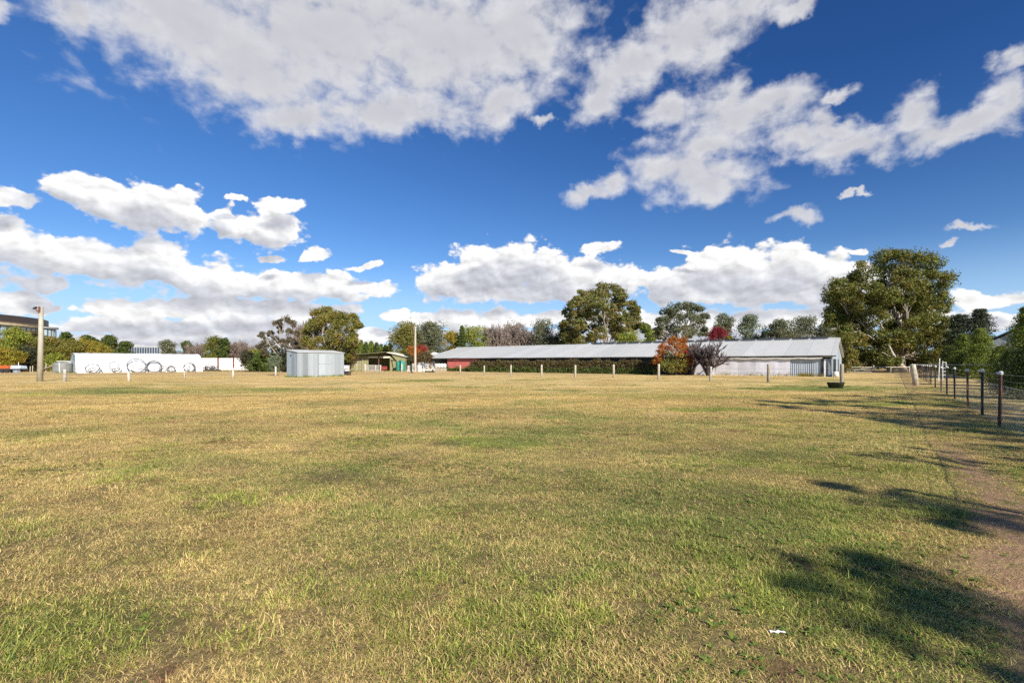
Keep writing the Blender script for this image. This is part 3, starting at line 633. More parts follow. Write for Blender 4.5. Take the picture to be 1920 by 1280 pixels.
# ------------------------------------------------------------------ round office building
def arc_wall(R_, z0, z1, a0, a1, n, th=.5):
    mb = MB(); V = []
    for i in range(n+1):
        a = a0+(a1-a0)*i/n
        for (r_, z) in ((R_, z0), (R_, z1), (R_-th, z1), (R_-th, z0)): V.append((r_*math.cos(a), r_*math.sin(a), z))
    mb.add(V, [(i*4+j, i*4+4+j, i*4+4+(j+1)%4, i*4+(j+1)%4) for i in range(n) for j in range(4)] + [(0,1,2,3), (n*4+3,n*4+2,n*4+1,n*4)])
    return mb
OR = 46.0; OC = (-238.6, 181.8)
off = thing('office_building', 'round glass office building with dark brown roof band, at the far left', 'office building', (OC[0], OC[1], 0))
top = 19.6
arc_wall(OR+.6, top-2.5, top, -math.pi, math.pi, 96, 40).build('roof', M['brown_clad'], off)
arc_wall(OR+.3, top-3.8, top-2.5, -math.pi, math.pi, 96, 1.5).build('fascia', M['tan_clad'], off)
arc_wall(OR-.6, 0, top-3.8, -math.pi, math.pi, 96, 1).build('wall', M['blue_clad'], off)
w0 = None
for fl in range(4):
    z0 = 12.9-fl*3.6
    for kx in range(24):
        a = R(-42) + kx*R(3.7)
        if w0 is None:
            mb = arc_wall(OR-.45, 0, 2.5, -R(1.15), R(1.15), 3, .2); w0 = mb.build('window', M['glass_pale'], off); w = w0
        else:
            w = w0.copy(); COL.objects.link(w); w.parent = off
            if (kx*7+fl*3) % 5 == 0: 
                w = w
        w.rotation_euler = (0, 0, a + (R(.35) if kx % 2 else 0)); w.location = (0, 0, z0)
wing = thing('office_wing', 'low round glass wing with flat overhanging roof, right of the round office building', 'office building', (PX(68, 205), 205, 0))
arc_wall(6.2, 0, 15.8, -math.pi, math.pi, 40, .6).build('wall', M['blue_clad'], wing)
arc_wall(7.0, 15.8, 16.5, -math.pi, math.pi, 40, 7).build('roof', M['steel'], wing)
w0 = None
for fl in range(3):
    for kx in range(10):
        if w0 is None: w = w0 = arc_wall(6.3, 0, 2.6, -R(4), R(4), 2, .15).build('window', M['glass_pale'], wing)
        else: w = w0.copy(); COL.objects.link(w); w.parent = wing
        w.rotation_euler = (0,0,R(-75+kx*14)); w.location = (0,0,12.6-fl*3.6)
# far pale office
Yq = 250.0
far = thing('grey_office', 'long pale grey office block with a row of white fins far behind the white tunnel', 'office building', (PX(247, Yq), Yq, 0))
wq = PX(300, Yq)-PX(195, Yq); hq = ZY(648, Yq)
MB().box((0, 6, hq/2), (wq, 12, hq)).build('wall', M['grey_bld'], far)
MB().box((-wq*.25, 5.9, hq+.3), (wq*.36, 12.6, .7)).build('roof', M['white'], far)
w0 = None
for i in range(22):
    x_ = -wq/2+wq*(i+.5)/22
    if w0 is None: w = w0 = MB().box((0, -.05, hq-2.4), (wq/22*.7, .12, 3.0)).build('window', M['glass_dark'], far)
    else: w = w0.copy(); COL.objects.link(w); w.parent = far
    w.location.x = x_
MB().box((0, -.4, hq-4.4), (wq, .5, .5)).build('ledge', M['white'], far)
# ------------------------------------------------------------------ white panel fence behind the tunnel
Yf = 92.0; xa, xb = PX(376, Yf), PX(462, Yf); hf = ZY(671, Yf)
pf = thing('panel_fence', 'tall white panel fence with two maroon posts right of the white tunnel', 'fence', ((xa+xb)/2, Yf, 0)); W_ = xb-xa
for (p0_, p1_) in ((376, 408), (410.5, 437), (439.5, 462)):
    a_, b_ = PX(p0_, Yf)-(xa+xb)/2, PX(p1_, Yf)-(xa+xb)/2
    MB().corr((a_, 0), (b_, 0), .15, hf, .6, .03).build('panel', M['white'], pf)
for px in (409.2, 438.2): MB().box((PX(px, Yf)-(xa+xb)/2, -.05, hf/2+.03), (.22, .18, hf+.06)).build('post', M['soilred'], pf)
# machinery and frames in front
Ym = 88.0
m_ = thing('cable_tangle', 'heap of dark twisted wire and pipe before the white panel fence', 'scrap heap', (PX(396, Ym), Ym, 0))
mb = MB()
for i in range(26):
    c_ = (random.uniform(-1.3, 1.3), random.uniform(-.4,.4), random.uniform(.25,.85)); mb.torus(c_, random.uniform(.2,.45), .035, (random.uniform(-.4,.4), -1, random.uniform(-.3,.3)), 14, 4, .8)
mb.build('loops', M['pipe'], m_); mb = MB()
for i in range(12): x_ = random.uniform(-1.5,1.5); mb.box((x_, random.uniform(-.3,.3), .15), (random.uniform(.5,1.0), .2, .22), random.uniform(-.4,.4))
mb.build('base', M['steel_dark'], m_)
m_ = thing('ladder_frame', 'grey ladder-like metal rack standing at the right end of the white tunnel', 'rack', (PX(384, Ym), Ym+.8, 0))
mb = MB(); 
for x_ in (-.25, .25): mb.tube([(x_,0,0),(x_,0,1.95)], .03, 5)
for i in range(6): mb.tube([(-.25,0,.3+.3*i),(.25,0,.3+.3*i)], .025, 4)
mb.build('frame', M['steel'], m_)
# water tank, ramp, trailer on the left
Yt = 74.0
tk = thing('water_tank', 'squat grey corrugated water tank left of the white tunnel', 'water tank', (PX(117, Yt), Yt, 0))
MB().lathe((0,0,0), [(1.16+.015*((i % 2)*2-1), .0+i*.09) for i in range(17)]+[(1.1,1.5),(.3,1.62),(0,1.64)], 28).build('body', nm('tank_iron', (.25,.26,.25), (.19,.20,.19), 1.5, metal=.2), tk, True)
MB().tube([(.55,-1.05,0),(.55,-1.1,1.5)], .05, 6).build('pipe', M['white'], tk)
o = MB().box((0,0,.75), (2.6, 1.2, .06), 0, -.28).build('loading_ramp', M['wood_grey']); o.location = (PX(91, Yt), Yt, 0)
tag(o, 'sloping pale timber ramp between the concrete pole and the water tank', 'ramp')
o = MB(); o.box((0,0,.9), (2.0,1.2,1.7)); o.box((0,0,1.78), (2.3,1.5,.08)); o = o.build('pump_hut', M['white']); o.location = (PX(127, 78), 78, 0); tag(o, 'small white hut squeezed between the water tank and the tunnel', 'hut')
tr = thing('flatbed_trailer', 'dark flatbed trailer parked below the yellow tree at the far left', 'trailer', (PX(25, Yt), Yt, 0))
mb = MB(); mb.box((0,0,.55), (3.1,1.5,.16)); mb.box((1.2,0,.42),(1.3,.12,.12)); mb.build('deck', M['steel_dark'], tr)
for x_ in (-.9, -.2):
    for y_ in (-.75, .75): MB().tube([(x_, y_-.09, .3), (x_, y_+.09, .3)], .3, 14).build('wheel', M['black'], tr)
MB().tube([(1.3,-.5,0),(1.3,-.5,1.6)], .04, 5).build('stake', M['white'], tr)
for i, (px, c_, w_, lb) in enumerate(((11, 'orange', .8, 'orange crate at the left end of the flatbed trailer'), (18.5, 'orange', .8, 'orange crate in the middle of the trailer load, touching the tarpaulin'))):
    mb = MB(); mb.box((0,0,.06),(w_,1.2,.06)); 
    for y_ in (-.58,.58):
        for z_ in (.15,.3,.43): mb.box((0,y_,z_),(w_,.04,.08))
        for x_ in (-w_/2+.04, 0, w_/2-.04): mb.box((x_,y_,.25),(.07,.06,.46))
    o = mb.build('crate', M[c_]); o.location = (PX(px, Yt)-.1, Yt, .63); tag(o, lb, 'crate', 'orange crates on the trailer')
mb = MB(); mb.prism([(-.65,-.55,0),(-.65,.55,0),(-.65,.45,.42),(-.65,-.4,.48)], (1.5,0,0)); o = mb.build('tarpaulin', M['bluewhite']); o.location = (PX(34, Yt), Yt, .635); tag(o, 'pale blue tarpaulin bundle at the right end of the trailer', 'tarpaulin')
mb = MB(); mb.box((0,0,.22), (.6,.5,.42)); mb.box((0,-.26,.23),(.45,.02,.28)); o = mb.build('steel_box', M['galv']); o.location = (PX(31, Yt-1.8), Yt-1.8, 0); tag(o, 'small pale metal box on the ground before the trailer', 'box')
for i, (px, h_, lb) in enumerate(((56.5, .95, 'thin pale stake left of the concrete pole'), (61, 1.05, 'thin pale stake nearest the concrete pole'), (86, 1.5, 'tall thin timber stake above the loading ramp'))):
    o = MB().tube([(0,0,0),(.03,0,h_)], .055, 6).build('stake', M['wood_pale']); o.location = (PX(px, 78), 78, 0); tag(o, lb, 'stake')
# ------------------------------------------------------------------ olive open shed
Yg = 90.0; gc_ = PX(706, Yg)
def gx_(px): return PX(px, Yg)-gc_
os_ = thing('farm_shed', 'olive green open-fronted farm shed with a dark bay, right of the iron shed', 'shed', (gc_, Yg, 0))
xl, xo0, xo1, xrr, xpk = gx_(655), gx_(691), gx_(731), gx_(760), gx_(726)
MB().corr((xl, 0), (xo0, 0), 0, 2.75, .3, .02).build('front_wall', M['olive'], os_)
MB().add([(xo1,0,0),(xrr,0,0),(xrr,0,2.55),(xpk,0,3.3),(xo1-.0,0,3.3)], [(0,1,2,3,4)]).build('gable_panel', M['olive'], os_)
MB().box(((xo0+xo1)/2, .03, 2.55), (xo1-xo0, .06, .3)).build('lintel', M['cream'], os_)
MB().add([(xl,6,0),(xrr,6,0),(xrr,6,2.6),(xpk,6,3.4),(xl,6,2.9)], [(0,1,2,3,4)]).build('back_wall', M['olive'], os_)
MB().box((xl, 3, 1.4), (.06, 6, 2.8)).build('side_wall', M['olive'], os_)
MB().box((xrr, 3, 1.27), (.06, 6, 2.54)).build('side_wall', M['olive'], os_)
mb = MB(); mb.add([(xl-.5,-1.7,2.85),(xpk,-1.7,3.42),(xpk,6.3,3.5),(xl-.5,6.3,2.95),(xl-.5,-1.7,2.93),(xpk,-1.7,3.52),(xpk,6.3,3.6),(xl-.5,6.3,3.05)], [(0,3,2,1),(4,5,6,7),(0,1,5,4),(1,2,6,5),(2,3,7,6),(3,0,4,7)])
mb.build('roof', M['olive_roof'], os_)
mb = MB(); mb.add([(xpk,-.35,3.38),(xrr+.25,-.35,2.58),(xrr+.25,6.3,2.6),(xpk,6.3,3.46),(xpk,-.35,3.5),(xrr+.25,-.35,2.68),(xrr+.25,6.3,2.7),(xpk,6.3,3.58)], [(0,3,2,1),(4,5,6,7),(0,1,5,4),(1,2,6,5),(2,3,7,6),(3,0,4,7)])
mb.build('roof', M['cream'], os_)
for px in (680.5, 710.5): MB().box((gx_(px), -.08, 1.35), (.16,.16,2.7)).build('post', M['rust'] if px > 700 else M['wood'], os_)
MB().tube([(gx_(735),-.15,2.0),(gx_(738.5),-.15,.1)], .05, 5).build('brace', M['steel_dark'], os_)
MB().box((gx_(738), -.12, 2.0), (1.0,.1,.1)).build('brace', M['steel_dark'], os_)
o = MB(); o.box((0,0,.45),(1.4,.8,.5)); o.box((0,-.2,.78),(1.1,.5,.15)); o.tube([(-.5,-.3,.22),(-.5,.3,.22)],.22,10); o.tube([(.5,-.3,.22),(.5,.3,.22)],.22,10); o = o.build('mower', M['red_dull']); o.location = (PX(723, 92), 92, 0); tag(o, 'red-orange ride-on mower in the dark bay of the farm shed', 'mower')
# green tank
Yk = 88.0
gt = thing('green_tank', 'round dark green water tank at the right end of the olive shed', 'water tank', (PX(751, Yk), Yk, 0))
MB().lathe((0,0,0), [(.82,0),(.84,.05)]+[(.84+.012*(i % 2), .1+i*.15) for i in range(11)]+[(.78,1.72),(.25,1.86),(0,1.88)], 26).build('body', M['green_tank'], gt, True)
MB().lathe((0,0,1.86), [(.2,0),(.2,.08),(0,.09)], 12).build('lid', M['black'], gt)
# rail tables, gate panels, junk
def picket(name, px0, px1, Y, h, npk, lb, cat, ma='wood_grey', post=True):
    x0, x1 = PX(px0, Y), PX(px1, Y); w = x1-x0; t_ = thing(name, lb, cat, ((x0+x1)/2, Y, 0))
    mb = MB(); 
    for z_ in (.25, h-.1): mb.box((0, 0, z_), (w, .05, .08))
    mb.build('rail', M[ma], t_)
    mb = MB()
    for i in range(npk): mb.box((-w/2+w*(i+.5)/npk, -.05, h/2+random.uniform(-.04,.04)), (w/npk*.5, .03, h), 0, random.uniform(-.05,.05))
    mb.build('pickets', M[ma], t_)
    return t_
picket('picket_gate', 687, 711, 84, 1.15, 14, 'pale grey picket gate between two posts in front of the farm shed', 'gate')
picket('picket_fence', 764, 772, 82, 1.05, 7, 'white picket panel right of the green tank', 'fence', 'white')
picket('picket_fence', 773, 781, 83, 1.35, 6, 'tall white picket panel at the foot of the timber pole', 'fence', 'white')
picket('picket_fence', 783, 791, 81, 1.1, 7, 'white picket panel between the timber pole and the stacked chairs', 'fence', 'white')
rl = thing('hitching_rail', 'dark timber rail on a pale post left of the picket gate', 'rail', (PX(664, 88), 88, 0))
MB().box((0,0,1.25),(2.2,.12,.09)).build('rail', M['wood'], rl); MB().box((0,0,1.0),(2.2,.1,.07)).build('rail', M['wood'], rl)
MB().box((.55,-.05,.62),(.12,.12,1.24)).build('post', M['wood_pale'], rl); MB().tube([(2.3,-.1,.95),(.9,-.1,.05)], .05, 5).build('brace', M['wood'], rl)
bn = thing('white_bin', 'white bin with a grey lid tucked behind the iron shed', 'bin', (PX(650.5, 72), 72, 0))
MB().box((0,0,.55),(.55,.6,1.1),0,0,1.1).build('body', M['white'], bn); MB().box((0,0,1.14),(.62,.68,.08)).build('lid', M['steel'], bn)
mc = thing('old_engine', 'dark rusty engine block on the grass right of the iron shed', 'scrap', (PX(651, 60), 60, 0))
mb = MB(); mb.box((-.1,0,.3),(.5,.4,.45)); mb.box((.25,0,.35),(.35,.3,.2),.2); mb.tube([(.0,-.1,.15),(.35,-.1,.1)],.12,10); mb.build('block', M['black'], mc)
mb = MB(); mb.tube([(-.3,0,.55),(-.3,0,.75),(.1,0,.8)],.05,6); mb.tube([(.3,-.2,.12),(.3,.2,.12)],.14,10); mb.build('exhaust', M['rust'], mc)
# stacked frames heap
sf = thing('scrap_heap', 'jumble of white frames, grey sheets and dark branches right of the timber pole', 'scrap heap', (PX(797, 82), 82, 0))
mb = MB()
for i in range(16):
    x_ = random.uniform(-1.6,1.5); h_ = random.uniform(.7,1.6); mb.tube([(x_, random.uniform(-.4,.4), 0), (x_+random.uniform(-.25,.25), random.uniform(-.4,.4), h_)], random.uniform(.025,.05), 4)
for i in range(6): x_ = random.uniform(-1.5,1.2); z_ = random.uniform(.4,1.3); mb.tube([(x_,-.3,z_),(x_+random.uniform(.4,.8),-.3,z_+random.uniform(-.2,.2))], .035, 4)
mb.build('frames', M['white'], sf)
mb = MB()
for i in range(7): mb.box((random.uniform(-1.5,.9), random.uniform(0,.5), random.uniform(.5,1.2)), (random.uniform(.4,.9),.04,random.uniform(.4,.9)), random.uniform(-.4,.4), random.uniform(-.3,.3))
mb.build('sheets', M['galv'], sf)
mb = MB()
for i in range(60):
    c_ = Vector((random.uniform(-1.0,2.2), random.uniform(-.2,.8), random.uniform(.3,1.6))); d_ = Vector((random.uniform(-1,1), random.uniform(-.5,.5), random.uniform(-.4,1))).normalized()*random.uniform(.3,.8); mb.tube([c_-d_*.5, c_+d_*.5], .022, 3)
mb.build('branches', M['twig'], sf)
o = MB(); o.prism([(-1.15,-.5,.42),(-.8,-.5,.24),(.8,-.5,.24),(1.2,-.5,.46),(1.15,-.5,.5),(-1.15,-.5,.5)], (0,1.0,0)); o = o.build('dinghy', M['cream']); o.location = (PX(805, 78), 78, 0)
MB().box((0,0,.12),(1.4,.6,.24)).build('chock', M['black'], o); tag(o, 'pale upturned flat punt on dark blocks at the foot of the scrap heap', 'boat')
o = MB()
for i, x_ in enumerate((-.75, -.25, .25, .72)): o.lathe((x_,0,0), [(0,.0),(.3,.05),(.36,.4),(.28,.72),(0,.8)], 12)
o = o.build('wrapped_bales', M['white'], smooth=True); o.location = (PX(826, 86), 86, .6); tag(o, 'lumpy white wrapped bundles in a row left of the red wall', 'bales')
MB().box((0,0,-.3),(2.2,.9,.6)).build('pallet', M['wood'], o)
# timber pole and thin far pole
Yw = 80.0; H_ = ZY(612, Yw)
o = MB().tube([(0,0,0),(.02,0,H_)], [.2,.14], 10).build('timber_pole', M['wood_pale']); o.location = (PX(778.5, Yw), Yw, 0); tag(o, 'tall straight pale timber pole beside the scrap heap', 'pole')
o = MB(); H_ = ZY(637, 120); o.tube([(0,0,0),(0,0,H_)], [.12,.09], 8); o.box((0,0,H_-.4),(.9,.1,.1)); o = o.build('power_pole', M['white']); o.location = (PX(737, 120), 120, 0); tag(o, 'thin white power pole rising behind the roof of the farm shed', 'pole')
o = MB(); H_ = ZY(635, 130); o.tube([(0,0,0),(0,0,H_)], [.2,.18], 8); o.box((0,0,H_-.2),(.5,.3,.35)); o = o.build('power_pole', M['wood_pale']); o.location = (PX(1045, 130), 130, 0); tag(o, 'short pale pole top showing over the barn ridge among bare trees', 'pole')
# cottage behind
Yh = 108.0; ch_ = thing('cottage', 'small cottage with pale flat-pitched roof left of the barn roof', 'house', (PX(830, Yh), Yh, 0))
w_ = 6.2; z_ = ZY(669, Yh); zt = ZY(660.5, Yh)
MB().box((0,0,z_/2),(w_,5,z_)).build('wall', M['tan_clad'], ch_)
mb = MB(); mb.prism([(-w_/2-.3,-3,z_+.15),(0-1.5,-3,zt),(w_/2+.3,-3,z_+.15),(w_/2+.3,-3,z_),(-w_/2-.3,-3,z_)], (0,6,0)); mb.build('roof', M['white'], ch_)
MB().box((-.9,-2.55,1.6),(.6,.1,1.2)).build('window', M['glass_dark'], ch_); MB().box((.5,-2.58,1.5),(.12,.12,3)).build('post', M['white'], ch_)
# neighbour's house beyond the right fence
Yn = 46.0; hn = thing('neighbour_house', 'dark gabled blue-grey house with solar panel, half hidden among the conifers at the right', 'house', (PX(1882, Yn)+1.4, Yn, 0), R(-44))
z_ = ZY(648, Yn); zt = ZY(617, Yn)+.2
MB().prism([(-2.6,0,0),(3.4,0,0),(3.4,0,z_),(.4,0,zt),(-2.6,0,z_)], (0,9,0)).build('wall', M['house_wall'], hn)
mb = MB()
for sx_ in (-1, 1):
    a_ = (.4, zt+.12); b_ = (.4+sx_*3.5, z_-.12)
    mb.prism([(a_[0],-.5,a_[1]),(b_[0],-.5,b_[1]),(b_[0],-.5,b_[1]+.12),(a_[0],-.5,a_[1]+.14)], (0,10,0))
mb.build('roof', M['slate'], hn); MB().box((2.2,1.0,zt+.05),(2.6,1.4,.08),0,.12).build('solar_panel', M['solar'], hn)
MB().box((-1.2,-.04,1.9),(1.0,.08,1.1)).build('window', M['glass_dark'], hn)
# trough, paper
Yb = GY(727.5); tb = thing('rubber_trough', 'low black rubber feed tub beside the fence post before the barn corner', 'trough', (PX(1567, Yb), Yb, 0))
mb = MB(); mb.lathe((0,0,0), [(0,.0),(.36,.0),(.47,.34),(.50,.36),(.44,.35),(.34,.06),(0,.05)], 26); mb.build('tub', M['black'], tb, True)
for s_ in (-1,1): MB().torus((s_*.47,0,.30), .07, .015, (0,1,0), 10, 4).build('handle', M['black'], tb)
Y_ = GY(1194); mb = MB(); V = []
for i in range(7):
    for j in range(3): V.append((-.045+.09*i/6+.006*math.sin(j*3+i), -.009+.009*j+.003*math.sin(i*2), .012+.003*math.sin(i*1.7+j)+.002*j))
mb.add(V, [(i*3+j, i*3+3+j, i*3+4+j, i*3+1+j) for i in range(6) for j in range(2)]); o = mb.build('paper_scrap', M['insul']); o.location = (PX(1458, Y_), Y_, .02); tag(o, 'small white scrap of torn paper lying on the grass', 'paper scrap')
# ------------------------------------------------------------------ fences
def wood_post(name, parent, loc, h, r, ma, lean=(0,0), cut=.0):
    mb = MB(); n = 10; pts_ = [(0,0,-.1),(lean[0]*.35,lean[1]*.35,h*.35),(lean[0]*.7,lean[1]*.7,h*.7),(lean[0],lean[1],h-.03),(lean[0]*1.01,lean[1],h)]
    mb.tube(pts_, [r*1.08, r*random.uniform(.96,1.04), r*random.uniform(.94,1.02), r*.97, r*.8], n)
    o = mb.build(name, M[ma], parent, True); o.location = loc; return o
def wire(mb, p, q, sag=.04, r=.006, seg=3):
    pts_ = [(p[0]+(q[0]-p[0])*i/seg, p[1]+(q[1]-p[1])*i/seg, p[2]+(q[2]-p[2])*i/seg - sag*4*(i/seg)*(1-i/seg)) for i in range(seg+1)]; mb.tube(pts_, r, 3, False)
def post_fence(label, group, lst, wires=(.35,.7,1.0), name='paddock_fence'):
    """lst: (px, base row, top row, half width px, material, lean px)"""
    P = []
    for (px, yb, yt, hw, ma, ln) in lst: Y = GY(yb); P.append((PX(px, Y), Y, ZY(yt, Y), hw/F*Y, ma, ln/F*Y))
    c = P[len(P)//2]; th = thing(name, label, 'fence', (c[0], c[1], 0), 0, group)
    for (x, y, h, r, ma, ln) in P: wood_post('post', th, (x-c[0], y-c[1], 0), h, r, ma, (ln, random.uniform(-.03,.03)))
    mb = MB()
    for a, b in zip(P[:-1], P[1:]):
        for z in wires: wire(mb, (a[0]-c[0], a[1]-c[1]-a[3], z), (b[0]-c[0], b[1]-c[1]-b[3], z))
    mb.build('wires', M['steel_dark'], th); return th
post_fence('weathered post and wire fence crossing the paddock left of the iron shed', 'paddock fences', [(-60,717,693,2.4,'wood_grey',0),(121,715,692,2.6,'wood_grey',0),(242,714.5,697,2.3,'post_white',-1),(346,709.5,695,1.6,'wood_pale',0),(437,709,689,1.8,'post_white',0),(517,705.5,687,1.7,'post_white',0)], (.3,.62))
post_fence('weathered post and wire fence running before the hedge and the long barn', 'paddock fences',
  [(817,698,683,1.4,'wood_pale',0),(863,699.8,684,1.5,'wood_pale',0),(908,703.5,685,1.4,'wood_pale',0),(958,706,684,1.6,'wood_pale',0),(1015.5,708,683.5,1.9,'wood_pale',0),(1078.6,708,684,2.0,'wood_pale',0),(1150.5,707.5,683,2.0,'wood_pale',0),(1235,711,682,2.2,'wood_pale',0),(1332,714,687,2.2,'wood_grey',1),(1441,716,682.5,2.9,'wood',0),(1578,724,682,3.1,'wood',0),(1718,722,683,4.6,'wood_pale',-6.5)], (.35,.75,1.1))
# loose posts in the yard
for (px, yb, yt, hw, ma, lb) in ((684.8,696.7,682.5,1.8,'post_white','thick white post at the left end of the picket gate'),(713,698.5,684,1.7,'wood_grey','grey post at the right end of the picket gate'),(704.5,698,684.5,1.0,'wood_pale','thin yellow-painted post within the picket gate'),
    (753,697.5,682,1.5,'post_white','white post in front of the green tank'),(772.5,699.5,683.5,1.0,'steel_dark','thin black post left of the timber pole'),(462,693,685.5,1.3,'white','short white post under the dark round bush'),(470.5,693.5,683,1.6,'white','white post under the right side of the dark round bush'),(484,695,682.5,1.8,'white','thick white post between the dark bush and the shrub'),
    (497,693.2,684,.8,'white','thin white stake in front of the green shrub'),(507,693.2,684,.8,'white','thin white stake left of the silver shrub'),(531.5,693.2,685,.9,'white','thin white stake next to the iron shed'),(431,695,689,.9,'white','tiny pale stump left of the maroon post')):
    Y = GY(yb); o = wood_post('yard_post', None, (PX(px, Y), Y, 0), ZY(yt, Y), hw/F*Y, ma, (random.uniform(-.05,.05), 0)); tag(o, lb, 'post')
# right boundary fence: star pickets with white insulator caps, netting, wires
FD = Vector((.79, 1.0, 0)).normalized()
def fl(Y, o=0.0): return Vector((2.64+.79*Y + o*1.0, Y, 0))
Ys = [4.2,6.9,9.6,12.1,14.5,17.4,21.0,24.2,27.4,31.0,34.8,36.8,38.9,41.2,43.7,46.2,48.8,51.4,54.2,57.2,60.5,64,68,72]
bf = thing('boundary_fence', 'wire netting fence of rusty star pickets with white caps along the right edge', 'fence', (fl(24.2).x, 24.2, 0)); b0 = fl(24.2)
sp = None
for i, Y in enumerate(Ys):
    p_ = fl(Y)-b0; h_ = 1.33 + .02*math.sin(i*2.1)
    mats_ = 'rust' if i % 7 == 3 or i % 5 == 0 else 'steel_dark'
    mb = MB()
    for a in (0, 2.094, 4.189):
        mb.box((.02*math.cos(a), .02*math.sin(a), h_/2-.05), (.036, .007, h_+.1), a)
    o = mb.build('picket', M[mats_], bf); o.location = p_; o.rotation_euler = (random.uniform(-.02,.02), random.uniform(-.02,.02), i*.7)
    ins = MB(); ins.lathe((0,0,h_-.035), [(.0,.0),(.045,.0),(.048,.06),(.03,.085),(0,.09)], 10); ins.box((.05,0,h_+.0), (.06,.03,.05)); ins.build('insulator', M['insul'], o)
mb = MB()
for z, r_ in ((1.33,.0035),(1.18,.003)):
    for a, b_ in zip(Ys[:-1], Ys[1:]): wire(mb, fl(a)-b0+Vector((0,0,z)), fl(b_)-b0+Vector((0,0,z)), .03, r_, 4)
mb.build('top_wire', M['steel'], bf)
mb = MB()
for a, b_ in zip(Ys[:-1], Ys[1:]): wire(mb, fl(a)-b0+Vector((.02,0,1.03)), fl(b_)-b0+Vector((.02,0,1.03)), .015, .008, 4)
mb.build('netting_rail', M['steel'], bf)
# netting: woven sheet, mostly open
nt_m, t, p = pmat('wire_netting'); tcn = t.n('ShaderNodeTexCoord'); s = t.n('ShaderNodeSeparateXYZ'); t.put(s.inputs[0], tcn.outputs['Object'])
al = t.m('ADD', s.outputs[0], s.outputs[1]); 
d1_ = t.m('FRACT', t.m('MULTIPLY', t.m('ADD', al, s.outputs[2]), 16.0)); d2_ = t.m('FRACT', t.m('MULTIPLY', t.m('SUBTRACT', al, s.outputs[2]), 16.0))
lines_ = t.m('MAXIMUM', t.m('LESS_THAN', d1_, .06), t.m('LESS_THAN', d2_, .06))
cmb = t.n('ShaderNodeCombineXYZ'); t.put(cmb.inputs[0], t.m('MULTIPLY', al, 1.6)); t.put(cmb.inputs[1], t.m('MULTIPLY', s.outputs[2], .7))
veil = t.ss(t.noise(cmb.outputs[0], 2.2, 5, .65, .6, '2D'), .42, .70, .0, .26)
alpha_ = t.m('ADD', t.m('MULTIPLY', lines_, .85), veil, clamp=True)
p.inputs['Base Color'].default_value = (.50,.53,.55,1); p.inputs['Roughness'].default_value = .5; p.inputs['Metallic'].default_value = .2; t.put(p.inputs['Alpha'], alpha_)
V = []; P = []; k_ = 0
for a, b_ in zip(Ys[:-1], Ys[1:]):
    for i in range(4):
        q_ = fl(a+(b_-a)*i/4)-b0
        o_ = .03*math.sin(k_*1.3); V += [(q_.x+o_+.03, q_.y, -.02), (q_.x+.03-o_, q_.y, .5), (q_.x+.03, q_.y, 1.03)]; k_ += 1
q_ = fl(Ys[-1])-b0; V += [(q_.x,q_.y,-.02),(q_.x,q_.y,.5),(q_.x,q_.y,1.03)]
P = [(i*3+j, i*3+3+j, i*3+4+j, i*3+1+j) for i in range(k_) for j in range(2)]
MB().add(V, P).build('netting', nt_m, bf)
# far rail fence with pipe gate under the big gum
Yr = 74.0; x0, x1 = PX(1582, Yr), PX(1712, Yr); rf_ = thing('rail_fence', 'low timber rail fence with diagonal braced gate under the big gum tree', 'fence', (PX(1638, Yr), Yr, 0)); c_ = PX(1638, Yr)
for px in (1638, 1582, 1670, 1705): wood_post('post', rf_, (PX(px, Yr)-c_, 0, 0), 1.0 if px != 1638 else 1.15, .11 if px == 1638 else .07, 'wood_pale')
mb = MB(); mb.box((PX(1672, Yr)-c_, 0, .88), (PX(1705,Yr)-PX(1640,Yr), .07, .1)); mb.box((PX(1610, Yr)-c_, 0, .88), (PX(1636,Yr)-PX(1584,Yr), .06, .06)); mb.build('rail', M['wood_pale'], rf_)
g_ = MB(); xa_, xb_ = PX(1584,Yr)-c_, PX(1634,Yr)-c_
g_.tube([(xa_,-.1,.12),(xb_,-.1,.85)], .03, 5); g_.tube([(xa_,-.1,.12),(xb_,-.1,.12)], .03, 5); g_.tube([(xa_,-.1,.5),(xb_,-.1,.5)], .02, 5); g_.build('gate', M['wood_grey'], rf_)
mb = MB(); V = []
xs_ = np.linspace(x0-c_, x1-c_, 20)
nm_ = nm('dark_netting', (.09,.085,.075), (.06,.055,.05), 2); 
for x_ in np.arange(x0-c_, x1-c_, .16): mb.tube([(x_, .06, 0), (x_, .06, .85)], .022, 3, False)
for z_ in (.15,.3,.45,.6,.75): mb.tube([(x0-c_, .06, z_), (x1-c_, .06, z_)], .018, 3, False)
mb.build('netting', nm_, rf_)
# loose white gate behind the pickets
Yx = 42.0; wg = thing('white_gate', 'white tubular gate leaning beyond the netting fence, behind the farther pickets', 'gate', (PX(1763, Yx), Yx, 0), R(30))
mb = MB(); mb.tube([(-.35,0,0),(-.12,0,1.95)], .035, 6); mb.tube([(.5,0,0),(.5,0,1.7)], .03, 6); mb.tube([(1.2,0,.0),(1.2,0,1.6)], .03, 6)
for z_ in (.5,.8,1.1,1.4,1.6): mb.tube([(.5,0,z_),(1.2,0,z_)], .02, 5)
mb.build('frame', M['white'], wg)
# neighbour rail and low grey wall strip beyond the fence
nb_ = thing('paddock_rail', 'thin white rail crossing behind the netting fence in front of the conifers', 'rail', (PX(1850, 33), 33, 0))
MB().tube([(-3.2,2,1.42),(3.0,-2,1.46)], .025, 5).build('rail', M['steel'], nb_)
for x_, y_ in ((-3.2,2),(3.0,-2)): MB().tube([(x_,y_,0),(x_,y_,1.45)], .03, 5).build('post', M['steel'], nb_)
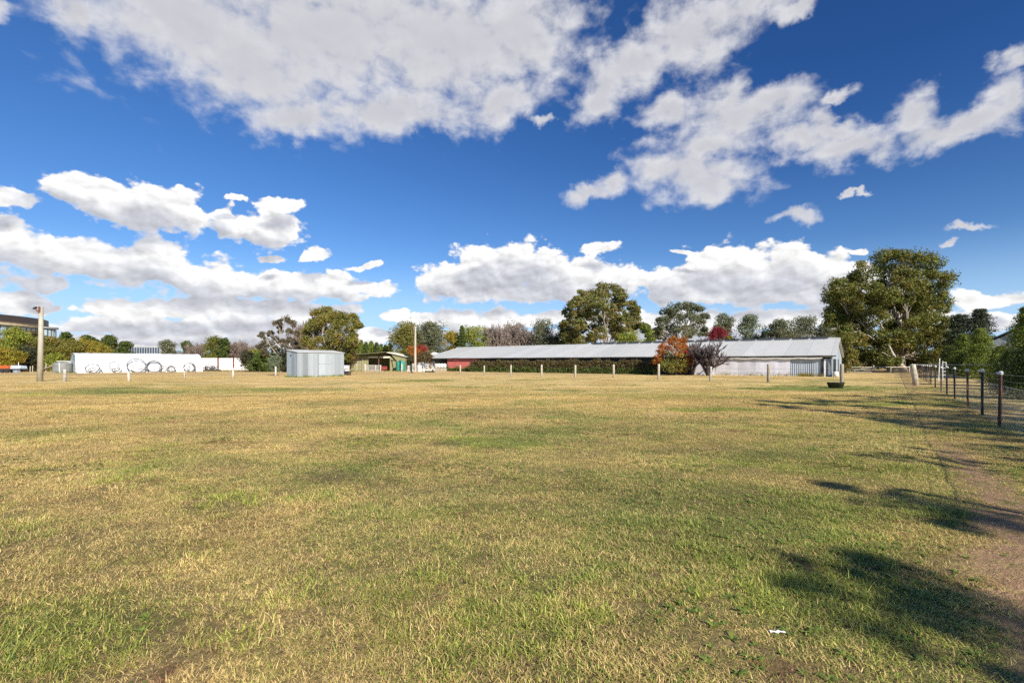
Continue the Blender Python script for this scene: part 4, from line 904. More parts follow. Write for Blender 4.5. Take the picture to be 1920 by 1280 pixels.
# ------------------------------------------------------------------ trees
def unit(v): return v/np.maximum(np.linalg.norm(v, axis=-1, keepdims=True), 1e-9)
def leaf_cloud(C, RAD, cnt, size, r, shell=.55, flat=1.0, elong=2.0, out=.8, up=.25, droop=0.0):
    """C (n,3) centres, RAD (n,3) radii, cnt leaves each -> quads"""
    n = len(C); idx_ = np.repeat(np.arange(n), cnt); N = len(idx_)
    d = unit(r.normal(size=(N, 3))); rad = shell+(1-shell)*r.uniform(0, 1, N)**.6; rad = np.where(r.uniform(0, 1, N) < .18, r.uniform(.2, 1, N), rad); rad = np.where(r.uniform(0, 1, N) < .10, r.uniform(1, 1.5, N), rad)
    p = C[idx_] + d*rad[:, None]*RAD[idx_]
    nrm = unit(d*out + r.normal(size=(N, 3))*.75 + np.array([0, 0, up]))
    a = unit(np.cross(nrm, r.normal(size=(N, 3)))); a[:, 2] -= droop; a = unit(a); b = unit(np.cross(nrm, a))
    s = size*r.uniform(.6, 1.3, N)[:, None]
    V = np.stack([p-a*s*.5, p-b*s*.5/elong+a*s*.08, p+a*s*.5, p+b*s*.5/elong+a*s*.08], 1).reshape(-1, 3)
    i = np.arange(N)*4; Q = np.stack([i, i+1, i+2, i+3], 1)
    t1 = r.uniform(0, 1, n)[idx_]*.45 + r.uniform(0, 1, N)*.55; t2 = r.uniform(0, 1, n)[idx_]*.6+r.uniform(0, 1, N)*.4
    return V, Q, np.repeat(t1, 4), np.repeat(t2, 4)
def subclumps(C, RR, k_, r, ratio=.42, flat=.62, upb=.35, spread=.8):
    n = len(C); idx_ = np.repeat(np.arange(n), k_); d = unit(r.normal(size=(len(idx_), 3)) + np.array([0, 0, upb]))
    c = C[idx_] + d*RR[idx_][:, None]*spread*r.uniform(.75, 1.1, (len(idx_), 1)); rr = RR[idx_]*ratio*r.uniform(.7, 1.35, len(idx_))
    return c, np.stack([rr, rr, rr*flat], 1)
def limb(mb, p0, p1, r0, r1, r, bend=.12, n=5, seg=6):
    p0, p1 = Vector(p0), Vector(p1); L = (p1-p0).length; off_ = Vector((r.normal(), r.normal(), abs(r.normal())*.6))*L*bend
    pts_ = []; rad = []
    for i in range(seg+1):
        q = i/seg; pts_.append(p0.lerp(p1, q) + off_*4*q*(1-q)*.5 + Vector((r.normal(), r.normal(), r.normal()))*L*.012*(0 < i < seg)); rad.append(r0+(r1-r0)*q)
    mb.tube(pts_, rad, n, False); return pts_
def finish(th, V, Q, a, b, mat, name='crown'):
    return mesh_np(name, V, [Q], mat, th, dict(rnd=a, rnd2=b))
def tree(name, label, x, y, cl, r_trunk, leaf, bark, leafsize=.22, nsub=9, nleaf=55, fork=.3, group=None, seed=0, ratio=.42, flat=.62, limbs=True, elong=2.2, droop=.3, shell=.5, spread=.85, base=None, lean=0., nlimb=99, limb_r=.16, upb=.35):
    """cl: list of world clumps (dx, dy, z, radius) relative to the foot"""
    r = np.random.default_rng(seed+100); th = thing(name, label, 'tree', (x, y, 0), 0, group)
    cl = np.array(cl, float); C, RR = cl[:, :3], cl[:, 3]; H = (C[:, 2]+RR).max()
    mb = MB(); fk = Vector((lean*fork, 0, H*fork)); limb(mb, (0,0,-.1), fk, r_trunk, r_trunk*.8, r, .02, 9, 4)
    if limbs:
        order = r.permutation(len(C))[:nlimb]
        top_ = Vector((lean*.6+C[:,0].mean()*.4, C[:,1].mean()*.4, H*min(.9, fork+.35))); pts_ = limb(mb, fk, top_, r_trunk*.75, r_trunk*.3, r, .06, 7, 6)
        for j in order:
            c = Vector(C[j]); q = min(len(pts_)-2, max(0, int((c.z/H-fork-.12)/.35*6 + r.integers(-1, 1)))) ; p0 = pts_[q] if r.uniform() < .7 else fk
            if (c-p0).length < .2: continue
            w_ = min(r_trunk*.55, limb_r*(RR[j]/1.5)**.7); pl = limb(mb, p0, c, w_, w_*.3, r, .14, 5, 6)
            for e in range(3):
                d = unit(r.normal(size=3)+np.array([0,0,.4])); limb(mb, pl[4], c+Vector(d*RR[j]*.8), w_*.4, w_*.12, r, .1, 4, 3)
    mb.build('trunk', bark, th, True)
    sc, sr = subclumps(C, RR, nsub, r, ratio, flat, upb, spread)
    V, Q, a, b = leaf_cloud(sc, sr, nleaf, leafsize, r, shell=shell, elong=elong, droop=droop)
    keep = V[::4, 2] > .15; Q = Q[keep]
    finish(th, V, Q, a, b, leaf); return th
def pxclumps(lst, px0, Y, r, depth=.5, shrink=1.0):
    x0 = PX(px0, Y); xs_ = [PX(a[0], Y)-x0 for a in lst]; cx_ = sum(xs_)/len(xs_); wd = (max(xs_)-min(xs_))/2+.01; out = []
    for a in lst:
        R_ = a[2]/F*Y*shrink; dx = PX(a[0], Y)-x0; lim = wd*math.sqrt(max(.05, 1-((dx-cx_)/wd)**2))*depth*2
        dy = r.uniform(-1, 1)*lim*.5; s_ = (Y+dy)/Y      # real depth; kept on the same sight line size
        out.append((dx*s_+x0*(s_-1), dy, EYE+(HZ-a[1])/F*(Y+dy), R_*s_))
    return out
def randclumps(W_, H, z0, n, r, shape='round', rr=.2, D=None):
    D = D or W_; out = []
    for i in range(n):
        q = (i+.5)/n; z = z0+(H-z0)*q
        if shape == 'round': w = math.sqrt(max(0.08, 1-(2*q-1)**2))
        elif shape == 'umbrella': w = math.sqrt(max(0.05, 1-(q*.95)**2))*(.5+.5*min(1, q*3))
        elif shape == 'egg': w = math.sqrt(max(0.06, 1-(1.6*q-.6)**2)) if q > .375 else .8+.2*q/.375
        else: w = 1-q*.85
        a = r.uniform(0, 2*math.pi)+i*2.4; R_ = min(W_, (H-z0)*1.2)*rr*r.uniform(.75, 1.2); rad = max(0, w*W_/2-R_*.55)*math.sqrt(r.uniform(.25, 1))
        out.append((rad*math.cos(a), rad*math.sin(a)*D/W_, min(z, H-R_*.8), R_))
    return out
# leaf colours
LG = dict(
 gum=leaf_mat('gum_leaf', (.24,.235,.06), (.115,.13,.035), (.29,.20,.07)),
 gumdark=leaf_mat('gum_leaf_olive', (.20,.21,.035), (.08,.10,.02), (.26,.19,.045)),
 gumgrey=leaf_mat('grey_gum_leaf', (.21,.23,.12), (.10,.12,.065), (.22,.18,.09)),
 sparse=leaf_mat('thin_gum_leaf', (.17,.15,.08), (.10,.09,.05), (.20,.13,.08)),
 oak=leaf_mat('autumn_green_leaf', (.25,.235,.045), (.12,.13,.03), (.31,.21,.04)),
 yellow=leaf_mat('yellow_leaf', (.36,.30,.03), (.20,.19,.03), (.42,.24,.03)),
 lime=leaf_mat('lime_leaf', (.28,.32,.04), (.14,.19,.03), (.38,.32,.04)),
 pine=leaf_mat('pine_needle', (.10,.135,.03), (.05,.075,.02), (.15,.18,.035)),
 cypress=leaf_mat('cypress_leaf', (.20,.25,.035), (.085,.12,.02), (.32,.37,.07)),
 cedar=leaf_mat('cedar_needle', (.06,.085,.04), (.03,.045,.02), (.09,.11,.05)),
 silver=leaf_mat('silver_leaf', (.24,.28,.17), (.14,.18,.10)),
 olive=leaf_mat('grey_green_leaf', (.20,.21,.11), (.11,.12,.065), (.25,.25,.16)),
 brown=leaf_mat('brown_leaf', (.17,.12,.055), (.10,.075,.035), (.2,.17,.05)),
 orange=leaf_mat('orange_leaf', (.46,.17,.025), (.22,.12,.03), (.60,.10,.03)),
 red=leaf_mat('red_leaf', (.50,.06,.03), (.25,.05,.04), (.35,.07,.05)),
 crimson=leaf_mat('crimson_leaf', (.34,.025,.04), (.16,.02,.03)),
 hedge=leaf_mat('hedge_leaf', (.10,.11,.03), (.14,.085,.05), (.20,.15,.04)),
 hedgelow=leaf_mat('ground_green_leaf', (.13,.18,.035), (.08,.12,.025)),
 shrubdark=leaf_mat('dark_shrub_leaf', (.07,.085,.035), (.045,.05,.025), (.12,.09,.05)))
rt = np.random.default_rng(5)
# --- the big gum at the right
bigl = [(1658,492,24),(1680,487,20),(1706,490,25),(1739,498,24),(1761,523,22),(1619,510,24),(1604,530,20),(1634,545,20),(1571,540,19),(1563,560,20),(1556,590,14),(1590,556,24),(1598,580,18),(1662,518,24),(1691,530,26),(1728,520,26),(1752,545,22),(1762,572,20),(1742,580,24),
        (1752,603,22),(1776,617,18),(1764,635,22),(1784,645,17),(1728,613,27),(1697,609,24),(1673,582,20),(1641,596,22),(1615,612,18),(1582,606,18),(1578,632,17),(1586,655,16),(1604,640,17),(1621,652,22),(1641,631,22),(1673,635,27),(1706,643,28),(1739,652,27),(1768,662,20),(1745,672,22),(1712,670,26),(1618,672,17),(1680,664,24),(1654,668,20),(1700,568,18),(1640,560,14),(1718,585,20),(1600,675,14)]
YB = 80.0
bigl2 = [(1690,548,22),(1670,556,18),(1708,598,22),(1716,540,20),(1684,575,18),(1700,520,20),(1650,540,18),(1730,565,20),(1568,570,18),(1580,592,18),(1562,600,14),(1596,560,20),(1610,590,18),(1590,615,16),(1640,575,18),(1600,690,13),(1640,684,13),(1672,682,16),(1700,684,18),(1728,682,18),(1752,684,16),(1775,682,14),(1700,640,22),(1735,630,22),(1668,620,18),(1745,600,18),(1715,560,16),(1650,575,16),(1610,560,16),(1690,510,18),(1730,545,20),(1620,630,14),(1585,620,13),(1660,650,18),(1780,665,14)]
big = tree('gum_tree', 'huge spreading gum tree with pale limbs at the right end of the barn', PX(1690, YB), YB, pxclumps(bigl, 1690, YB, rt, .55)+pxclumps(bigl2, 1690, YB, rt, .7), .62, LG['gumdark'], M['bark_pale'], .36, 14, 120, .12, seed=1, ratio=.5, flat=.75, droop=.5, nlimb=30, limb_r=.17, shell=.4, spread=.75)
mb = MB(); Q_ = [PX(p_, YB)-PX(1690, YB) for p_ in (1686,1668,1652,1640,1632)]
limb(mb, (Q_[0]-1.6, -3.5, .1), (Q_[2]-1.0, -4.2, 2.0), .36, .26, rt, .05, 8, 5); limb(mb, (Q_[2]-1.0, -4.2, 2.0), (Q_[3]-1.0, -4.2, 4.4), .26, .12, rt, .08, 7, 5); limb(mb, (Q_[2]-.6, -4.2, 1.8), (Q_[4]-1.5, -4.4, 3.2), .14, .05, rt, .1, 5, 4)
mb.build('leaning_limb', M['bark_pale'], big, True)
# --- mid gum behind the barn
midl = [(1128,542,13),(1149,546,14),(1163,553,12),(1091,556,13),(1082,565,12),(1110,558,14),(1077,575,12),(1065,585,10),(1129,560,14),(1159,568,12),(1074,596,11),(1105,570,11),(1101,583,12),(1121,578,13),(1142,578,13),(1167,577,12),(1178,590,13),
        (1184,574,10),(1191,580,8),(1191,603,11),(1199,608,8),(1187,616,10),(1093,598,14),(1118,600,15),(1142,595,16),(1159,603,14),(1085,614,12),(1172,612,12),(1110,620,13),(1060,610,10),(1077,630,11),(1063,632,9),(1150,615,10)]
tree('gum_tree', 'tall rounded gum tree with bare pale lower limbs behind the middle of the barn', PX(1135, 108), 108, pxclumps(midl, 1135, 108, rt, .6)+pxclumps([(a+rt.normal()*5,b+5+abs(rt.normal())*5,c*.9) for a,b,c in midl[::2]]+[(1090,640,12),(1105,640,11),(1070,645,10),(1180,635,9),(1160,630,10),(1125,625,11)], 1135, 108, rt, .9), .5, LG['gum'], M['bark_pale'], .42, 13, 90, .16, seed=2, ratio=.52, flat=.62, droop=.4, nlimb=26, limb_r=.17)
rgl = [(1265,578,13),(1290,577,12),(1308,585,12),(1250,590,12),(1320,598,10),(1243,605,12),(1235,618,10),(1265,600,16),(1290,600,16),(1310,612,14),(1255,620,14),(1280,622,15),(1300,628,12),(1240,632,10),(1322,622,9),(1228,628,7)]
tree('gum_tree', 'broad grey-green gum tree behind the barn above the orange autumn tree', PX(1280, 118), 118, pxclumps(rgl, 1280, 118, rt, .7), .5, LG['gumgrey'], M['bark_pale'], .46, 12, 85, .12, seed=3, ratio=.55, flat=.7, nlimb=12, limb_r=.14)
# --- left pair
ltl = [(612,584,10),(594,593,12),(604,603,13),(629,596,13),(646,599,12),(661,596,8),(667,607,9),(674,610,5),(617,610,17),(643,613,16),(588,610,12),(581,624,12),(601,626,16),(629,629,17),(656,627,13),(578,640,11),(596,646,15),(621,648,16),(645,644,14),(655,655,11),(653,668,9),(660,640,10),(610,660,14),(590,662,12),(636,664,12)]
tree('leafy_tree', 'large olive-green tree with one ragged top behind the iron shed', PX(625, 74), 74, pxclumps(ltl, 625, 74, rt, .8), .35, LG['oak'], M['bark_pale'], .28, 14, 95, .14, seed=4, ratio=.55, flat=.85, droop=.3, nlimb=14, limb_r=.11)
spl = [(520,606,8),(535,600,8),(548,608,8),(525,618,7),(542,622,6),(492,630,8),(505,625,7),(500,642,10),(515,640,9),(530,645,9),(489,648,7),(498,660,8),(545,640,8),(560,650,9),(556,626,5),(515,655,8),(540,660,9),(568,662,8)]
tree('gum_tree', 'thin straggly gum with pale bare branches left of the large olive-green tree', PX(528, 80), 80, pxclumps(spl, 528, 80, rt, .8), .3, LG['sparse'], M['bark_pale'], .25, 11, 60, .2, seed=5, ratio=.5, flat=.8, limb_r=.12, nlimb=18)
# --- generic trees: (name,label,px centre, width px, top row, distance, crown base m, leaf, shape, clumps, bark)
def gen(name, label, px, w, topy, Y, z0, leaf, shape='round', n=16, bark='bark', size=.3, nsub=10, nleaf=62, group=None, seed=0, rr=.31, flat=.75, fork=.12):
    H = ZY(topy, Y); W_ = w/F*Y*1.12; r = np.random.default_rng(abs(seed*1000+int(px))); 
    return tree(name, label, PX(px, Y), Y, randclumps(W_, H, z0, n, r, shape, rr), max(.12, W_*.025), LG[leaf], M[bark], size*1.15, nsub, nleaf, fork, group, abs(seed*1000+int(px)), .55, flat, nlimb=8, limb_r=.1)
gen('autumn_tree', 'lime-yellow tree in front of the round office building', 32, 40, 616, 84, .6, 'lime', 'egg', 18, seed=1, size=.26)
gen('autumn_tree', 'low orange-yellow tree at the left edge below the lime-yellow one', 6, 50, 655, 80, .3, 'yellow', 'round', 14, seed=2, size=.24)
gen('autumn_tree', 'dark green tree on the left edge, behind the orange-yellow low tree', -6, 44, 636, 92, .3, 'oak', 'round', 14, seed=3)
gen('autumn_tree', 'tree with rusty orange top just left of the concrete pole', 61, 34, 621, 92, .3, 'brown', 'egg', 16, seed=4)
gen('shrub', 'dark brownish thicket at the foot of the trees left of the concrete pole', 52, 44, 652, 84, .1, 'shrubdark', 'round', 14, seed=5, size=.24)
gen('autumn_tree', 'rounded green tree immediately right of the concrete pole', 92, 42, 634, 90, .2, 'oak', 'round', 16, seed=6)
gen('shrub', 'bright lime shrub beside the water tank', 102, 32, 664, 84, .1, 'lime', 'round', 12, seed=7, size=.22)
gen('autumn_tree', 'olive tree behind the left end of the white tunnel', 125, 48, 641, 100, .2, 'oak', 'round', 16, seed=8)
gen('autumn_tree', 'golden-olive tree behind the left third of the white tunnel', 162, 56, 640, 104, .2, 'yellow', 'round', 16, seed=9)
gen('conifer', 'dark pine head poking above the thicket, nearest the concrete pole', 123, 20, 624, 150, 4, 'pine', 'egg', 10, seed=10, size=.45)
gen('conifer', 'small dark pine head, second to the right of the concrete pole', 134, 14, 633, 150, 4, 'pine', 'round', 8, seed=11, size=.45)
gen('conifer', 'dark split pine crown above the golden-olive tree', 164, 24, 630, 150, 4, 'pine', 'round', 10, seed=12, size=.45)
gen('conifer', 'tiny pine head between the split pine crown and the wide pine by the grey office', 180, 10, 637, 150, 4, 'pine', 'round', 6, seed=13, size=.45)
gen('broad_tree', 'grey-green pine left of the grey office block', 202, 26, 631, 130, 3, 'pine', 'egg', 12, seed=14, size=.4)
gen('broad_tree', 'small round tree in front of the left half of the grey office block', 235, 20, 641, 120, 2, 'pine', 'egg', 10, seed=15, size=.35)
gen('broad_tree', 'blue-green gum behind the tunnel right of the grey office block', 314, 26, 641, 120, 1, 'olive', 'round', 12, seed=16, size=.35)
gen('broad_tree', 'small dark tree behind the right end of the white tunnel', 348, 22, 642, 120, 1, 'pine', 'round', 10, seed=17, size=.35)
gen('broad_tree', 'olive-green clump behind the tunnel end, next to the bare pinkish trees', 405, 42, 634, 115, 1, 'gumdark', 'egg', 16, seed=18, size=.35)
gen('broad_tree', 'dark green tree behind the white panel fence', 420, 22, 636, 112, 1, 'pine', 'egg', 12, seed=19, size=.35)
gen('shrub', 'round dark bush overhanging the right end of the white panel fence', 468, 46, 661, 84, 1.0, 'shrubdark', 'umbrella', 14, seed=20, size=.22)
gen('shrub', 'yellow-green bush behind the dark round bush', 483, 34, 658, 88, .3, 'lime', 'round', 12, seed=21, size=.22)
gen('shrub', 'wide dark green shrub left of the iron shed', 505, 56, 664, 82, .1, 'hedgelow', 'round', 18, seed=22, size=.22)
gen('shrub', 'dark shrub touching the left wall of the iron shed', 545, 40, 660, 80, .1, 'shrubdark', 'round', 14, seed=23, size=.22)
gen('shrub', 'small silvery shrub above a white post in front of the wide green shrub', 517, 21, 669, 59.5, .75, 'silver', 'round', 9, seed=24, size=.12, nleaf=70)
gen('shrub', 'grey-brown ragged bush between the iron shed and the farm shed', 655, 24, 655, 78, .3, 'brown', 'egg', 10, seed=25, size=.2)
gen('broad_tree', 'dark green tree behind the timber pole, left half of the pair', 762, 56, 607, 112, 1, 'oak', 'round', 22, seed=26, size=.34)
gen('broad_tree', 'grey-olive tree with yellow top right of the timber pole', 806, 60, 609, 114, 1, 'olive', 'round', 22, seed=27, size=.34)
gen('autumn_tree', 'yellow top of a tree right of the timber pole', 810, 22, 606, 117, 6, 'yellow', 'round', 8, seed=28, size=.34)
gen('shrub', 'orange and red autumn shrub behind the right end of the farm shed', 772, 26, 651, 96, .5, 'orange', 'round', 10, seed=29, size=.24)
gen('shrub', 'dull red shrub just right of the timber pole', 789, 26, 650, 97, .5, 'red', 'round', 10, seed=30, size=.24)
gen('shrub', 'dark bush at the gable of the farm shed', 764, 22, 664, 92, .1, 'shrubdark', 'round', 10, seed=31, size=.22)
gen('shrub', 'brown-green bush left of the cottage', 797, 30, 662, 92, .1, 'brown', 'round', 12, seed=32, size=.22)
gen('autumn_tree', 'yellow autumn tree left of the dark spruce', 848, 36, 624, 104, .5, 'yellow', 'round', 12, seed=33)
gen('autumn_tree', 'yellow-green autumn tree right of the dark spruce', 884, 50, 615, 106, .5, 'lime', 'round', 16, seed=34)
gen('broad_tree', 'brown-green wood right of the bare thicket behind the barn', 1015, 50, 603, 116, .5, 'olive', 'round', 16, seed=35, size=.34)
gen('broad_tree', 'dark olive tree at the left foot of the tall rounded gum', 1060, 34, 603, 116, .5, 'gumdark', 'egg', 16, seed=36, size=.34)
gen('autumn_tree', 'yellow-green low tree right of the tall rounded gum trunks', 1180, 44, 626, 100, .5, 'lime', 'round', 12, seed=37)
gen('broad_tree', 'small bright green upright tree between two gums', 1214, 28, 611, 104, .5, 'cypress', 'egg', 12, seed=38, size=.3)
gen('autumn_tree', 'crimson tree showing above the barn ridge', 1344, 34, 615, 98, 2, 'crimson', 'round', 14, seed=39, size=.24)
gen('broad_tree', 'pale green flat-topped tree behind the crimson tree', 1358, 42, 592, 120, 2, 'gumgrey', 'umbrella', 14, seed=40, size=.36)
gen('broad_tree', 'pale silvery tree standing alone over the barn ridge', 1407, 44, 593, 116, 1, 'silver', 'egg', 18, seed=41, size=.34)
gen('shrub', 'dark cedar bush low over the ridge, right of the silvery tree', 1432, 16, 622, 110, 1, 'cedar', 'round', 8, seed=42)
gen('autumn_tree', 'small golden bush over the ridge by the crimson tree', 1369, 18, 630, 96, 2, 'yellow', 'round', 8, seed=43, size=.24)
gen('broad_tree', 'first of the row of grey-green trees over the barn ridge, left end', 1468, 48, 600, 112, 1, 'gumgrey', 'round', 18, seed=44, size=.34, group='grey-green trees over the barn ridge')
gen('broad_tree', 'tallest tree of the grey-green row over the barn ridge', 1503, 50, 596, 114, 1, 'olive', 'round', 18, seed=45, size=.34, group='grey-green trees over the barn ridge')
gen('broad_tree', 'grey-green tree over the barn ridge, next to the huge gum', 1545, 44, 607, 112, 1, 'gumgrey', 'round', 16, seed=46, size=.34, group='grey-green trees over the barn ridge')
gen('autumn_tree', 'yellow-green bush beside the right gable of the barn', 1586, 30, 625, 72, .4, 'oak', 'round', 12, seed=47, size=.2)
# conifers
def conifer(name, label, px, w, topy, Y, z0, leaf, seed, size=.3, nb=260, per=26, drop=.25, group=None, cat='tree', tip=.06):
    r = np.random.default_rng(seed); H = ZY(topy, Y); W_ = w/F*Y*1.3; th = thing(name, label, cat, (PX(px, Y), Y, 0), 0, group)
    MB().tube([(0,0,-.1),(0,0,H*.97)], [max(.1, W_*.035), .02], 8).build('trunk', M['bark'], th, True)
    q = r.uniform(0, 1, nb)**.85; q = (np.floor(q*16)+r.uniform(0,.8,nb))/16; a = r.uniform(0, 2*np.pi, nb); Lb = (W_/2)*((1-q)**.85+tip)*r.uniform(.65, 1.12, nb)
    tt_ = r.uniform(.25, 1, (nb, 3)); C = []; RD = []
    for j in range(3):
        f_ = tt_[:, j]; z = z0+(H-z0)*q - f_*Lb*drop; C.append(np.stack([Lb*f_*np.cos(a), Lb*f_*np.sin(a), z], 1)); rr_ = Lb*.27+.12; RD.append(np.stack([rr_, rr_, rr_*.6], 1))
    C = np.concatenate(C); RD = np.concatenate(RD)
    V, Q, a1, b1_ = leaf_cloud(C, RD, per//3, size, r, shell=.2, elong=3.2, droop=.2, up=.6)
    Q = Q[V[::4, 2] > .05]
    finish(th, V, Q, a1, b1_, LG[leaf]); return th
conifer('spruce', 'dark pointed spruce between the two yellow trees', 866, 26, 610, 102, .5, 'pine', 61, .34, 380, 48)
for i, (px, ty, w, lb) in enumerate(((668,640,16,'dark narrow conifer of the row, touching the large olive-green tree'),(677,637,15,'second conifer of the row behind the farm shed roof, from the left'),(686,641,15,'third conifer of the row behind the farm shed roof, shorter than its neighbours'),(696,639,16,'conifer in the middle of the row behind the farm shed roof'),
    (706,642,16,'low blunt conifer right of the middle of the row'),(715,645,15,'low conifer near the dip of the row behind the farm shed'),(723,646,14,'lowest conifer of the row, above the shed peak'),(731,643,14,'last conifer of the row, next to the thin white power pole'))):
    conifer('spruce', lb, px, w*1.6, ty, 118, .5, 'cypress' if i % 2 else 'pine', 70+i, .42, 220, 45, group='row of conifers behind the farm shed')
conifer('cedar', 'dark layered cedar with tiered branches rising over the right-hand conifers', 1838, 58, 578, 64, 1, 'cedar', 81, .26, 420, 39, .12, tip=.22)
conifer('cedar', 'dark flat-topped cedar just right of the huge gum', 1800, 46, 588, 72, 1, 'cedar', 82, .28, 320, 36, .1, tip=.35)
conifer('cypress', 'bright green feathery conifer in front of the dark cedars', 1806, 54, 625, 54, .1, 'cypress', 83, .17, 420, 48, .3, tip=.12)
conifer('cypress', 'bright green conifer left of the gabled house', 1838, 58, 615, 47, .1, 'cypress', 84, .16, 460, 54, .3, tip=.12)
conifer('cypress', 'conifer in front of the gabled house wall', 1876, 48, 648, 37, .1, 'cypress', 85, .13, 420, 54, .3, tip=.15)
conifer('cypress', 'tall feathery conifer cut by the right edge of the photo', 1930, 92, 572, 31, .1, 'cypress', 86, .13, 620, 60, .25, tip=.12)
conifer('cypress', 'dark green low conifer nearest the camera at the right edge', 1940, 100, 640, 21, .0, 'pine', 87, .09, 560, 66, .3, tip=.2)
conifer('cypress', 'dark conifer under the solar panel of the gabled house', 1900, 60, 655, 28, .0, 'pine', 88, .1, 460, 60, .3, tip=.2)
conifer('cypress', 'low dark conifer behind the farther pickets, right of the huge gum', 1782, 46, 648, 60, .0, 'pine', 89, .2, 320, 40, .3, tip=.2)
# trees beyond the fence on the right, outside the picture: their shade lies across the field
def shade_tree(label, x, y, H, W_, z0, n, seed, leaf='gumdark'):
    r = np.random.default_rng(seed); return tree('gum_tree', label, x, y, randclumps(W_, H, z0, n, r, 'round', .14), .18, LG[leaf], M['bark_pale'], .16, 8, 46, .2, 'trees beyond the fence outside the picture', seed, .45, .6, nlimb=12, limb_r=.07)
def cast(label, foot, spots, z0, z1, seed, group='trees beyond the fence outside the picture'):
    # crowns placed so that, with the sun where it is, their shade reaches the streaks seen on the grass
    r = np.random.default_rng(seed); cl = []
    for (px, py, rad) in spots:
        Y = GY(py); X = PX(px, Y); z = r.uniform(z0, z1); 
        for q in range(2): cl.append((X+.8*z-foot[0]+r.normal()*rad*.6, Y-1.386*z-foot[1]+r.normal()*rad*.5, z+r.normal()*rad*.5, rad*r.uniform(.5, .8)))
    return tree('gum_tree', label, foot[0], foot[1], cl, .14, LG['gumdark'], M['bark_pale'], .085 if spots[0][2] < .4 else .15, 9, 24 if spots[0][2] < .4 else 46, .35, group, seed, .5, .55, nlimb=14, limb_r=.05, spread=1.0)
cast('gum tree beyond the fence that shades the lower right corner', (9.6,-6.5), [(1670,1080,.18),(1730,1100,.26),(1800,1125,.42),(1880,1160,.42),(1830,1190,.3),(1900,1230,.36),(1960,1270,.4),(1750,1160,.2),(1860,1275,.22),(1990,1200,.4)], 6.5, 8.5, 204)
cast('gum tree beyond the fence that shades the dirt track', (11.5,-3.5), [(1650,928,.24),(1700,938,.30),(1760,952,.36),(1830,968,.42),(1900,985,.45),(1970,1010,.5),(1780,985,.2)], 6.0, 7.8, 203)
cast('gum tree beyond the fence that shades the track edge', (16,2.0), [(1700,868,.3),(1770,862,.28),(1850,872,.4),(1920,860,.45),(1810,832,.35),(1880,822,.5),(1950,832,.6),(1740,845,.22),(1900,840,.4)], 5.2, 6.6, 205)
cast('gum tree beyond the fence that throws the long streaks across the field', (21,3.5), [(1440,752,.45),(1470,762,.5),(1530,768,.6),(1610,757,.8),(1660,754,.8),(1500,757,.55),(1570,760,.7),(1640,766,.8),(1700,773,.9),(1760,783,.9),(1830,792,1.0),(1900,790,1.1),(1620,782,.45),(1680,792,.5),(1750,802,.6),(1820,806,.8),(1960,800,1.0),(1560,772,.35),(1720,757,.6),(1780,762,.8),(1850,772,.9),(1920,765,1.0)], 7.2, 9.4, 201)
cast('gum tree beyond the fence that shades the netting', (27,9), [(1640,748,.6),(1700,746,.8),(1760,750,1.0),(1830,756,1.1),(1900,752,1.2),(1590,742,.4),(1960,770,1.3),(1680,738,.5),(1800,745,.8)], 7.5, 9.5, 202)
cast('gum tree beyond the fence that shades the ground behind the netting', (27,4), [(1860,778,.9),(1920,775,1.1),(1980,780,1.2),(1850,800,.7),(1900,805,.8),(1960,806,.9),(2020,800,1.2),(1930,790,1.0),(1990,795,1.0),(1870,760,.9),(1950,762,1.3)], 7, 9.5, 207)
shade_tree('gum tree beyond the fence that shades the conifers', 31, 14, 9, 6, .6, 22, 206)
# --- bare trees
def bare_proto(seed, levels=6, spread=.55, upb=.25, r0=.05, L0=.30, kids=(3,4), w=1.0):
    """unit tree: height about 1"""
    r = np.random.default_rng(seed); segs = []
    def grow(p, d, L, rad, lv):
        q = p + d*L; segs.append((p, q, rad, rad*.72, lv))
        if lv >= levels: return
        for i in range(int(r.integers(kids[0], kids[1]+1))):
            nd = unit(d + r.normal(size=3)*spread + np.array([0, 0, upb])); grow(p+d*L*r.uniform(.55, 1.0), nd, L*r.uniform(.62, .86), rad*.62, lv+1)
    for i in range(5):
        a = i*1.256+r.uniform(0,.6); d = unit(np.array([math.cos(a)*.45*w, math.sin(a)*.45*w, 1.0])); grow(np.array([0,0,-.01]), d, L0, r0, 1)
    P0 = np.array([s[0] for s in segs]); P1 = np.array([s[1] for s in segs]); ra = np.array([s[2] for s in segs]); rb = np.array([s[3] for s in segs]); lv = np.array([s[4] for s in segs])
    H = P1[:, 2].max(); P0, P1, ra, rb = P0/H, P1/H, ra/H, rb/H
    d = unit(P1-P0); ref = np.where(np.abs(d[:, 2:3]) > .9, np.array([[1., 0, 0]]), np.array([[0, 0, 1.]])); a = unit(np.cross(d, ref)); b = np.cross(d, a)
    return P0, P1, ra, rb, lv, a, b
def bare_mesh(pr, sel, scale, rmin):
    P0, P1, ra, rb, lv, a, b = [q[sel] for q in pr]; P0 = P0*scale; P1 = P1*scale; s_ = (scale[0]+scale[2])/2; ra = np.maximum(ra*s_, rmin)[:, None]; rb = np.maximum(rb*s_, rmin*.8)[:, None]
    ring = []
    for (P_, r_) in ((P0, ra), (P1, rb)):
        for j in range(3): q = 2*math.pi*j/3; ring.append(P_+(a*math.cos(q)+b*math.sin(q))*r_)
    V = np.stack(ring, 1).reshape(-1, 3); i = np.arange(len(P0))*6
    Q = np.concatenate([np.stack([i+j, i+(j+1) % 3, i+3+(j+1) % 3, i+3+j], 1) for j in range(3)]); return V, Q
PRO = [bare_proto(1, 6, .55, .16), bare_proto(2, 6, .6, .14, w=1.3), bare_proto(3, 6, .62, .12, w=1.6), bare_proto(4, 5, .5, .2, w=1.3)]
